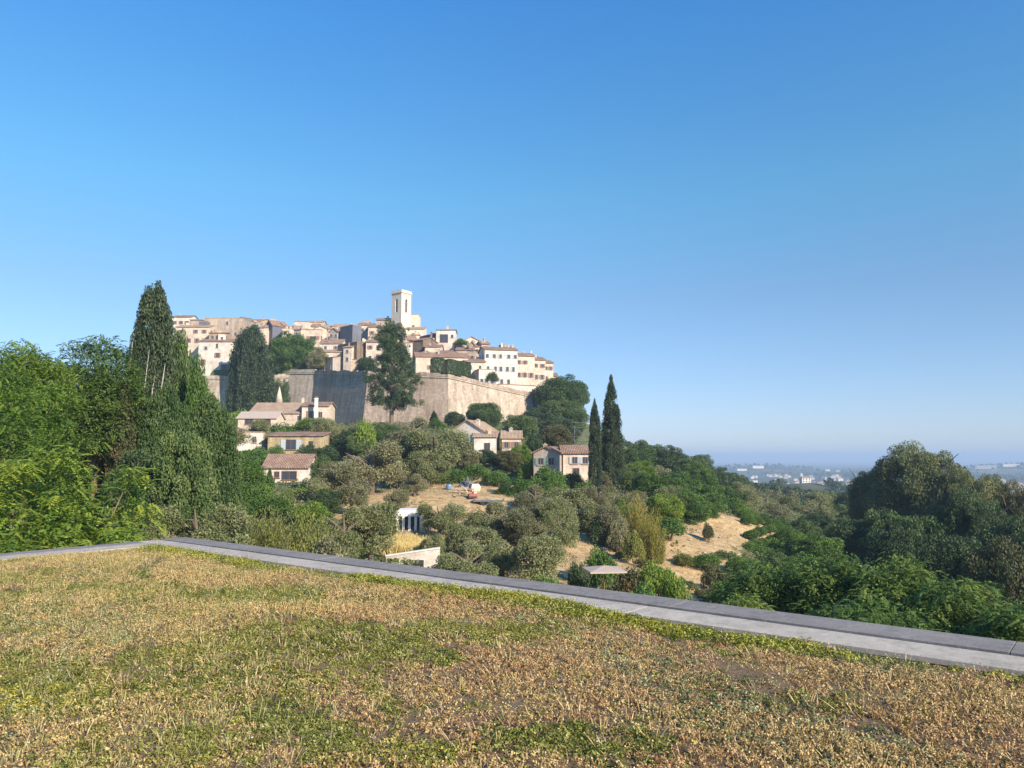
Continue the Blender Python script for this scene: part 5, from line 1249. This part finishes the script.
# ------------------------------------------------------------------ the two slim cypresses and around the pink house
PROTO['needle', 0] = make_cyp(440, 2.6, 17, ((0, .72), (.2, .95), (.5, 1.0), (.75, .72), (.9, .42), (1, .04)), 70, .2, 240, .36); COUNT['needle'] = 1
PROTO['needle2', 0] = make_cyp(441, 3.6, 20, ((0, .9), (.1, 1.0), (.4, .92), (.7, .6), (.88, .34), (1, .04)), 56, .22, 260, .46); COUNT['needle2'] = 1
p('needle', 594.5, 395, 112, 13.5, 'cypress_tree', 'thinner of the two slim cypresses, right of the pink house', mat='cypress')
p('needle2', 611, 372, 128, 24, 'cypress_tree', 'taller pointed cypress rising against the sky at the slope end', mat='cypress')
p('bush', 572, 470, 116, 26, 'garden_shrub', 'dark shrub before the pink house wall', 'shrub', mat='dark')
p('bush', 603, 468, 116, 24, 'garden_shrub', 'reddish shrub at the foot of the slim cypresses', 'shrub', mat='brownish')
p('broad', 640, 458, 140, 34, 'garden_tree', 'bright green tree right of the taller cypress', mat='lime')
p('broad', 622, 470, 130, 30, 'garden_tree', 'yellow green tree at the foot of the taller cypress', mat='lime')
# ------------------------------------------------------------------ central olives
OL = [(440,497,80,44,'olive tree nearest the white pavilion on its right',None),(462,512,72,40,'small olive right of the pavilion steps',None),(492,496,84,54,'olive tree under the flat trailer',None),
 (478,520,70,60,'wide olive in the middle of the grove',None),(521,499,82,56,'olive tree right of the grove centre','olive_grey'),(503,530,66,44,'low olive near the front of the grove',None),
 (466,536,58,62,'front olive of the grove nearest the parapet',None),(537,526,62,58,'round front olive at the right of the grove',None),(553,489,86,52,'olive tree at the upper right of the grove',None),
 (582,494,92,48,'silvery olive below the pink house',None),(535,480,96,44,'dark olive behind the grove','olive_grey'),(568,482,100,52,'olive tree before the pink house terrace',None),
 (515,474,106,46,'leafy tree right of the flat trailer','BROAD'),(548,472,108,50,'green tree below the shaded house wing','BROAD'),(596,480,102,34,'dark olive at the foot of the slim cypress','olive_grey'),
 (430,524,66,28,'small dark olive against the retaining wall',None),(560,505,76,36,'small silvery olive at the grove end',None),(610,498,86,36,'low olive on the edge of the ochre slope','olive_grey'),
 (650,458,150,52,'wide silvery olive right of the taller cypress','olive_grey'),(628,482,108,44,'silvery olive above the yellow bamboo','olive_grey'),
 (415,470,100,26,'small grey olive left of the dirt yard','olive_grey'),(398,486,92,26,'stunted olive on the ochre bank','olive_grey'),(455,480,98,0,'',None)]
for px, top, Y, w, lab, mt in OL:
    if not w: continue
    if mt == 'BROAD': p('broad', px, top, Y, w, 'garden_tree', lab, mat='broad')
    else: p('olive', px, top, Y, w*1.15, 'olive_tree', lab, mat=mt)
# ------------------------------------------------------------------ ochre slope planting
p('bamboo', 636, 487, 88, 30, 'bamboo_clump', 'tall yellow bamboo clump glowing above the ochre slope', 'bamboo', mat='yellow')
p('bamboo', 652, 498, 84, 24, 'bamboo_clump', 'low golden bamboo right of the tall yellow clump', 'bamboo', mat='yellow')
p('bamboo', 622, 492, 90, 22, 'bamboo_clump', 'greenish bamboo left of the tall yellow clump', 'bamboo', mat='lime')
p('broad', 665, 490, 102, 44, 'garden_tree', 'fresh green tree right of the yellow bamboo', mat='lime')
p('broad', 688, 486, 112, 50, 'garden_tree', 'green tree above the ochre track', mat='broad')
p('broad', 704, 500, 116, 34, 'garden_tree', 'low green tree beside the ochre clearing', mat='broad')
p('bush', 668, 514, 92, 40, 'garden_shrub', 'spreading green shrub under the fresh green tree', 'shrub', mat='broad')
p('bush', 601, 543, 66, 36, 'garden_shrub', 'dark leafy shrub behind the beige parasol', 'shrub', mat='broad')
p('bush', 578, 556, 62, 28, 'garden_shrub', 'dark shrub left of the beige parasol', 'shrub', mat='dark')
p('bush', 630, 560, 60, 44, 'garden_shrub', 'olive brown shrub right of the parasol', 'shrub', mat='brownish')
p('bush', 655, 556, 60, 56, 'garden_shrub', 'tall light green shrub beside the parasol garden', 'shrub', mat='lime')
p('bush', 676, 568, 58, 34, 'garden_shrub', 'yellow green shrub at the end of the parasol garden', 'shrub', mat='lime')
p('bush', 640, 577, 52, 60, 'garden_shrub', 'low bright shrub along the parapet right of the parasol', 'shrub', mat='broad')
p('bush', 550, 572, 50, 60, 'garden_shrub', 'low green shrub showing over the parapet before the grove', 'shrub', mat='broad')
p('bush', 520, 575, 50, 40, 'garden_shrub', 'lowest green shrub in front of the grove', 'shrub', mat='lime')
p('bush', 708, 520, 96, 14, 'garden_shrub', 'small shrub on the stony track edge', 'shrub', mat='brownish')
# ------------------------------------------------------------------ slope descending to the right
SL = [(640,440,190,36,'dark tree first right of the taller cypress on the ridge','conifer_green'),(662,441,195,46,'round dark tree on the ridge line','dark'),(686,455,190,44,'grey green tree where the ridge drops','conifer_green'),
 (672,468,150,52,'broad green tree below the ridge line','broad'),(700,463,170,38,'tree with a feathery top on the falling ridge','broad'),(718,464,230,26,'small tree seen against the coast hills','dark'),
 (700,480,140,60,'bright green tree above the ochre clearing','broad'),(722,482,150,44,'green tree above the right end of the clearing','broad'),(745,484,170,40,'grey olive like tree at the clearing end','olive'),
 (765,487,180,46,'rounded silvery tree past the clearing','olive'),(795,492,190,44,'big rounded silvery tree in the valley','olive'),(815,488,210,46,'silvery tree before the dark valley wood','olive'),
 (742,503,135,30,'low green bush like tree over the vines','lime'),(838,500,190,44,'shaded tree right of the silvery ones','conifer_green'),(735,470,260,34,'hazy green tree left of the far white roofs','conifer_green')]
for px, top, Y, w, lab, mt in SL:
    p('broad' if mt != 'olive' else 'olive', px, top, Y, w, 'olive_tree' if mt == 'olive' else 'hillside_tree', lab, mat=mt)
# rows of vines below the clearing
def vines():
    k_ = 0
    for r_ in range(5):
        for q in range(9):
            px = 742+q*9+r_*3; Y = 128-r_*6+q*3.5; x = xof(px, 520, Y)
            o = plant_at('bush', x, Y, 2.6, 1.7, 'grape_vine', 'green vine growing in rows below the ochre clearing', 'vine', 'broad', 'vine rows below the clearing'); k_ += 1
vines()
vines()
# right: hazy wooded knoll and the big dark pines
RT = [('pine',916,441,128,104,'tallest rounded pine on the right skyline','pine','pine_tree'),('pine',872,462,135,52,'left shoulder pine beside the tallest right pine','pine','pine_tree'),
 ('pine',958,468,120,60,'pine leaning on the right side of the tallest one','pine','pine_tree'),('pine',985,466,112,56,'small flat topped pine near the right edge','pine','pine_tree'),
 ('pine',1013,480,100,60,'brownish pine at the right picture edge','brownish','pine_tree'),('pine',1048,470,104,80,'pine just cut by the right picture edge','pine','pine_tree'),
 ('broad',886,503,96,64,'lit green tree under the left shoulder pine','conifer_green','oak_tree'),('wide',928,508,90,86,'dark green oak below the tallest pine','conifer_green','oak_tree'),
 ('pine',972,488,88,84,'dark green oak below the flat topped pine','dark','oak_tree'),('wide',1014,512,76,80,'dark oak near the right edge','dark','oak_tree'),
 ('wide',852,515,100,66,'dark tree in the shaded hollow','dark','oak_tree'),('wide',900,522,84,80,'dark tree filling the hollow below the pines','dark','oak_tree'),
 ('wide',950,528,72,84,'shaded oak behind the near green fronds','dark','oak_tree'),('wide',1000,532,64,90,'shaded oak with brown tips at the right','brownish','oak_tree'),('wide',1040,520,66,80,'dark oak partly outside the right edge','dark','oak_tree'),
 ('wide',820,512,130,60,'dark tree between the silvery trees and the pines','dark','oak_tree'),('broad',790,528,110,50,'bushy green tree below the vines','broad','hillside_tree'),('broad',765,534,100,50,'bushy tree next to the ochre clearing','broad','hillside_tree'),
 ('broad',752,556,80,44,'bushy tree at the lower end of the stony track','broad','hillside_tree'),('broad',815,530,96,60,'leafy tree left of the shaded hollow','broad','hillside_tree')]
for kd, px, top, Y, w, lab, mt, nm in RT: p(kd, px, top, Y, w, nm, lab, mat=mt)
frond_tree('acacia_tree', 611, 770, 556, 42, 118, 'dark green frond tree at the left of the near right thicket', 'frond_dark', 13, (60, 22), 1.0, 1.0, 'bark', low=.1)
frond_tree('acacia_tree', 612, 838, 541, 40, 120, 'tallest dark green frond tree in the near right thicket', 'frond_dark', 13, (64, 24), 1.0, 1.0, 'bark', low=.1)
frond_tree('acacia_tree', 613, 900, 545, 37, 125, 'green frond tree in the middle of the near right thicket', 'frond_dark', 13, (64, 24), 1.0, .95, 'bark', low=.1)
frond_tree('acacia_tree', 614, 955, 562, 34, 130, 'yellow tipped frond tree in the near right thicket', 'frond_dark', 13, (62, 24), .95, .9, 'bark', low=.1)
frond_tree('acacia_tree', 615, 1020, 590, 30, 130, 'green frond tree cut by the right picture edge', 'frond_dark', 13, (56, 20), .9, .85, 'bark', low=.1)
frond_tree('acacia_tree', 616, 745, 588, 38, 60, 'low green frond bush above the parapet by the stony track', 'frond_dark', 12, (40, 14), .9, .7, 'bark', low=.1)
frond_tree('acacia_tree', 617, 860, 590, 30, 170, 'low frond tree close under the parapet in the thicket', 'frond_dark', 13, (60, 24), .85, .85, 'bark', low=.1)

# ------------------------------------------------------------------ ground cover on the hill
MORE = [('broad',760,562,62,60,'green tree just behind the left end of the near thicket','broad','hillside_tree'),
 ('broad',800,548,72,64,'leafy tree behind the left part of the near thicket','broad','hillside_tree'),('broad',775,548,85,56,'bushy tree half way up to the ochre clearing','conifer_green','hillside_tree'),
 ('broad',780,514,140,50,'rounded green tree between the silvery trees and the near slope','broad','hillside_tree'),
 ('broad',805,520,125,48,'green tree under the big rounded silvery tree','conifer_green','hillside_tree'),('broad',760,510,150,34,'small green tree at the far rim of the ochre clearing','conifer_green','hillside_tree'),
 ('broad',835,528,110,50,'shaded tree left below the dark hollow','dark','hillside_tree'),('olive',812,500,175,40,'round silvery olive lower in the valley','olive','olive_tree'),('olive',778,497,165,38,'round olive before the two silvery ones','olive_grey','olive_tree'),('olive',738,478,205,34,'silvery olive at the far end of the slope','olive','olive_tree'),('olive',826,484,230,40,'distant silvery olive below the coast hills','olive','olive_tree'),('olive',783,482,240,40,'distant olive behind the silvery trees','olive_grey','olive_tree'),
 ('olive',752,476,250,36,'distant grey tree under the long white block','olive','olive_tree'),('broad',850,488,220,40,'dark tree behind the left shoulder pine','dark','hillside_tree'),
 ('broad',655,446,195,36,'rounded tree under the ridge beside the round dark one','conifer_green','hillside_tree'),('broad',676,450,205,34,'dark tree on the ridge left of the grey green one','dark','hillside_tree'),
 ('broad',628,446,170,30,'dark tree right behind the taller cypress','conifer_green','hillside_tree'),('broad',700,452,260,30,'hazy tree on the falling ridge line','conifer_green','hillside_tree')]
for kd, px, top, Y, w, lab, mt, nm in MORE: p(kd, px, top, Y, w, nm, lab, mat=mt)
EXTRA = [('bush',706,551,84,34,'scrubby green bush on the bank below the ochre clearing','broad','garden_shrub'),('bush',726,548,90,34,'dull green bush under the lower rim of the clearing','conifer_green','garden_shrub'),
 ('bush',738,552,84,34,'spreading bush where the clearing meets the thicket','broad','garden_shrub'),('bush',716,562,76,34,'olive brown bush between clearing and thicket','brownish','garden_shrub'),
 ('bush',724,574,66,40,'green bush at the foot of the stony track','broad','garden_shrub'),('bush',752,540,98,34,'low bush on the right rim of the clearing','broad','garden_shrub'),('bush',684,552,84,26,'small bush beside the stony track','reed','garden_shrub'),
('broad',345,432,158,40,'dark tree below the shaded rampart wall','dark','oak_tree'),('broad',362,430,150,36,'leafy tree left of the open tree trunk','conifer_green','oak_tree'),
 ('olive',412,412,168,50,'grey olive beside the open tree trunk','olive_grey','olive_tree'),('broad',384,420,160,34,'green tree right below the open tree','conifer_green','oak_tree'),
 ('broad',452,430,150,34,'dark tree above the biggest olive','dark','oak_tree'),('olive',428,446,112,52,'olive behind the small dark trees of the yard',None,'olive_tree'),
 ('bush',262,452,128,34,'dark green bush over the cottage roof ridge','broad','garden_shrub'),('bush',300,450,130,30,'round bush just above the cottage roof','broad','garden_shrub'),
 ('broad',324,455,112,30,'green tree touching the cottage gable','conifer_green','laurel_tree'),('bush',248,462,108,36,'yellowing bush left of the cottage','lime','garden_shrub'),
 ('broad',254,478,84,38,'yellow green tree below the cottage corner','lime','laurel_tree'),('bush',276,492,82,46,'dark bush between the reeds and the cottage','broad','garden_shrub'),
 ('bush',312,498,78,44,'green bush behind the tall reeds','lime','garden_shrub'),('broad',326,486,84,36,'shaded tree above the tall reeds','dark','laurel_tree'),
 ('bush',400,458,112,34,'grey bush at the upper rim of the yard','olive_grey','garden_shrub'),('bush',476,462,118,36,'green bush between yard and villa','broad','garden_shrub'),
 ('bush',548,463,112,40,'green bush before the shaded wing','broad','garden_shrub'),('bush',583,478,104,30,'dark green bush under the pink house','broad','garden_shrub'),
 ('bush',634,526,80,24,'golden green bush at the bamboo foot','reed','garden_shrub'),
 ('bush',618,516,84,26,'grey green bush left of the bamboo foot','olive_grey','garden_shrub'),('bush',600,512,86,30,'small dark bush on the ochre slope rim','dark','garden_shrub'),
 ('broad',650,470,120,40,'green tree behind the yellow bamboo','broad','hillside_tree'),('broad',632,466,128,36,'dense tree between the bamboo and the taller cypress','conifer_green','hillside_tree'),
 ('olive',672,480,112,44,'olive among the trees above the ochre track',None,'olive_tree')]
for kd, px, top, Y, w, lab, mt, nm in EXTRA: p(kd, px, top, Y, w, nm, lab, 'tree' if kd != 'bush' else 'shrub', mat=mt)
rs_ = random.Random(6)
for k in range(34):
    t = k/33; px = 575+150*t+rs_.uniform(-5, 5); py = 522+62*t+rs_.uniform(-3, 5); Y = 93-27*t+rs_.uniform(-1.5, 1.5)
    plant_at('bush', xof(px, py, Y), Y, rs_.uniform(.9, 2.0), rs_.uniform(.5, 1.1), 'bank_scrub', 'low dark scrub growing along the bank of the stony track', 'scrub', rs_.choice(('brownish', 'dark', 'reed')), 'low scrub along the stony track')
def undergrowth(name, n, size, matname, label, keep):
    rg = np.random.default_rng(77+n); Yr = 34+rg.uniform(0, 1, n)**.8*185; x = (rg.uniform(-.80, .80, n))*Yr*.9
    P2 = np.stack([x, Yr], 1)
    d = np.zeros(n)
    for a, b_, c, r_, k in DRYSPOTS:
        cx = xof(a, b_, c); d = np.maximum(d, k*np.exp(-(((x-cx)**2+((Yr-c)*.8)**2)/(r_*r_))**1.5))
    ok = keep(d, rg.uniform(size=n)) & ~inside(x, Yr-1, TOWN) & ~(((P2-A0)@nR > -3) & ((P2-A0)@nL > -3)); P2 = P2[ok]
    z = H(P2[:, 0], P2[:, 1]); nb = 14; base = np.repeat(np.concatenate([P2, z[:, None]], 1), nb, 0); sc_ = np.repeat(size*rg.uniform(.5, 1.5, len(P2)), nb)[:, None]
    dd = rand_dirs(rg, len(base)); dd[:, 2] = abs(dd[:, 2]); q = base+dd*sc_*np.array((1, 1, .8)); L = (sc_[:, 0]*.55)*rg.uniform(.6, 1.2, len(base))
    V_ = leafquads(rg, q, unit(dd*.4+rand_dirs(rg, len(base))), L, L*.5)
    o = link(name, quads_mesh(name, V_, rg.uniform(0, 1, len(V_)), M[matname])); tag(o, label, 'ground cover', kind='stuff')
undergrowth('undergrowth', 26000, .62, 'scrub', 'rough green scrub growing on the hillside', lambda d, u: (d < .32) | (u < .03))
undergrowth('dry_grass', 26000, .28, 'straw', 'dry straw coloured grass on the ochre slope', lambda d, u: (u < .6))

# golden grasses by the pavilion
def golden_grass():
    rg = np.random.default_rng(8); n_ = 900; x0, x1 = xof(385, 545, 70), xof(432, 545, 70); x = rg.uniform(x0, x1, n_); y = rg.uniform(66.5, 74, n_); z = H(x, y)
    nb = 16; b0 = np.repeat(np.stack([x, y, z], 1), nb, 0); m_ = len(b0); b0[:, :2] += rg.normal(size=(m_, 2))*.12
    tip = b0+np.concatenate([rg.normal(size=(m_, 2))*.22, rg.uniform(.7, 1.3, (m_, 1))], 1); th = rg.uniform(0, 6.28, m_); s = np.stack([np.cos(th), np.sin(th), 0*th], 1)*.035
    V_ = np.stack([b0, b0*.5+tip*.5+s, tip, b0*.5+tip*.5-s], 1)
    tag(link('golden_grass', quads_mesh('golden_grass', V_, rg.uniform(.2, 1, m_), M['gold'])), 'golden ornamental grass in front of the white pavilion', 'ground cover', kind='stuff')
golden_grass()

# ------------------------------------------------------------------ far woodland and the hazy town
def far_house(kind):
    mb = MB(); rb = MB()
    if kind == 0: w, d, h = 13, 9, 6.5
    elif kind == 1: w, d, h = 9, 9, 9
    elif kind == 2: w, d, h = 30, 13, 15
    else: w, d, h = 120, 30, 12
    mb.box(-w/2, w/2, -d/2, d/2, -9, h)
    if kind < 2: rb.prism([(-w/2-.5, -d/2-.5, h+.02), (w/2+.5, -d/2-.5, h+.02), (w/2+.5, d/2+.5, h+.02), (-w/2-.5, d/2+.5, h+.02)], [(-w/4, -.1, h+2.2), (w/4, -.1, h+2.2), (w/4, .1, h+2.2), (-w/4, .1, h+2.2)])
    else: rb.box(-w/2-.2, w/2+.2, -d/2-.2, d/2+.2, h+.02, h+.8)
    nc = max(2, int(w/4)); nr = max(2, int(h/3.2))
    n0 = len(mb.f)
    for a in range(nc):
        for b_ in range(nr): xx = -w/2+(a+.5)*w/nc; zz = (b_+.5)*h/nr; mb.box(xx-.6, xx+.6, -d/2-.08, -d/2-.01, zz-.8, zz+.8)
    wm = mb.mesh('wall', M['white_far']); wm.materials.append(M['glass'])
    for q in wm.polygons:
        if q.index >= n0: q.material_index = 1
    return wm, rb.mesh('roof', M['tile_pale' if kind < 2 else 'white_far'])
M['white_far'] = plain_mat('white_render', (.60, .575, .54), .8, .05, .2)
FHM = [far_house(k) for k in range(4)]
FR = random.Random(17)
FPOS = []
def far(kind, px, py, Y, label, group=None, name='far_house', cat='house', s=1.0):
    x, _, z = at(px, py, Y); zg = H1(x, Y); FPOS.append((x, Y)); root = tag(empty(name, (x, Y, zg+.5), FR.uniform(-.5, .5)), label, cat, group); root.scale = (s, s, s)
    for me, nm in zip(FHM[kind], ('wall', 'roof')): link(nm, me, root)
far(0, 805, 473, 640, 'cream house standing alone on the wooded mid valley knoll', s=.6)
far(3, 741, 464, 3100, 'long white block on the left end of the coast ridge', name='far_block', cat='building', s=.38)
far(3, 757, 465, 3150, 'second long white block on the coast ridge', name='far_block', cat='building', s=.5)
far(2, 724, 469, 2300, 'pale apartment block below the coast ridge at its left end', name='far_block', cat='building', s=.6)
far(2, 736, 469, 2300, 'pale apartment block below the two long blocks', name='far_block', cat='building', s=.6)
far(2, 753, 473, 1700, 'brightest white building under the coast ridge', name='far_block', cat='building', s=.6)
far(2, 827, 467, 3400, 'white block left of the twin coast towers', name='far_block', cat='building', s=.7)
far(2, 838, 468, 3300, 'white coast tower block left of the dark pine', name='far_block', cat='building', s=.6)
far(3, 985, 462.5, 2950, 'long pale block on the right hand ridge', name='far_block', cat='building', s=.6)
far(3, 1010, 462.5, 2960, 'long pale block at the right end of the ridge', name='far_block', cat='building', s=.5)
GL = 'small white house scattered in the hazy wooded valley'; GG = 'white houses scattered in the hazy valley'
for k in range(95):
    px = FR.uniform(722, 868); py = FR.uniform(466, 482); Y = FR.uniform(1000, 2600); far(FR.choice((0, 0, 0, 1)), px, py, Y, GL, GG, s=FR.uniform(.6, 1.0))
GL2 = 'small white house in the cluster below the right hand ridge'; GG2 = 'white houses below the right ridge'
for k in range(30):
    px = FR.uniform(990, 1040); py = FR.uniform(478, 492); far(FR.choice((0, 1)), px, py, FR.uniform(800, 1300), GL2, GG2, s=FR.uniform(.6, .9))
def far_wood():
    rg = np.random.default_rng(41); n_ = 17500
    Yr = 225*np.exp(rg.uniform(0, 1, n_)*math.log(4200/225)); x = rg.uniform(-.25, .85, n_)*Yr
    ok = ~inside(x, Yr-14, TOWN) & ~((Yr < 420) & (x < .10*Yr)) & ~((Yr < 270) & (x < .46*Yr)); x, Yr = x[ok], Yr[ok]
    nz = Noise3(71, 12, 1.0)(np.stack([x/160, Yr/160, 0*x], 1)); ok = (nz > -.55) | (Yr < 600); x, Yr = x[ok], Yr[ok]
    for hx, hy in FPOS:
        k = ~((np.abs(x-hx*Yr/hy) < 16+hy*.004) & (Yr < hy+12) & (Yr > hy*(1-.11))); x, Yr = x[k], Yr[k]
    z = H(x, Yr); n_ = len(x); r_ = rg.uniform(2.6, 5.4, n_)*np.interp(Yr, [200, 500, 1500, 4200], [.72, .85, 1.1, 1.9]); nb = np.where(Yr < 330, 380, np.where(Yr < 520, 230, np.where(Yr < 1000, 80, 40)))
    c = np.repeat(np.stack([x, Yr, z+r_*.55], 1), nb, 0); rr = np.repeat(r_, nb)[:, None]; YY = np.repeat(Yr, nb); d = rand_dirs(rg, len(c)); d[:, 2] = np.where(d[:, 2] < -.3, -d[:, 2], d[:, 2])
    q = c+d*rr*rg.uniform(.7, 1.0, (len(c), 1)); L = np.minimum(rr[:, 0]*.55, np.maximum(.5, YY*.0027))*rg.uniform(.7, 1.3, len(c))
    V_ = leafquads(rg, q, unit(d+rand_dirs(rg, len(c))*.55), L, L*.75)
    tint = np.clip(np.repeat(rg.uniform(.1, .8, n_), nb)+rg.normal(size=len(c))*.15, 0, 1)
    tag(link('far_woodland', quads_mesh('far_woodland', V_, tint, M['farwood'])), 'dark woodland covering the valley and far hills', 'woodland', kind='stuff')
far_wood()
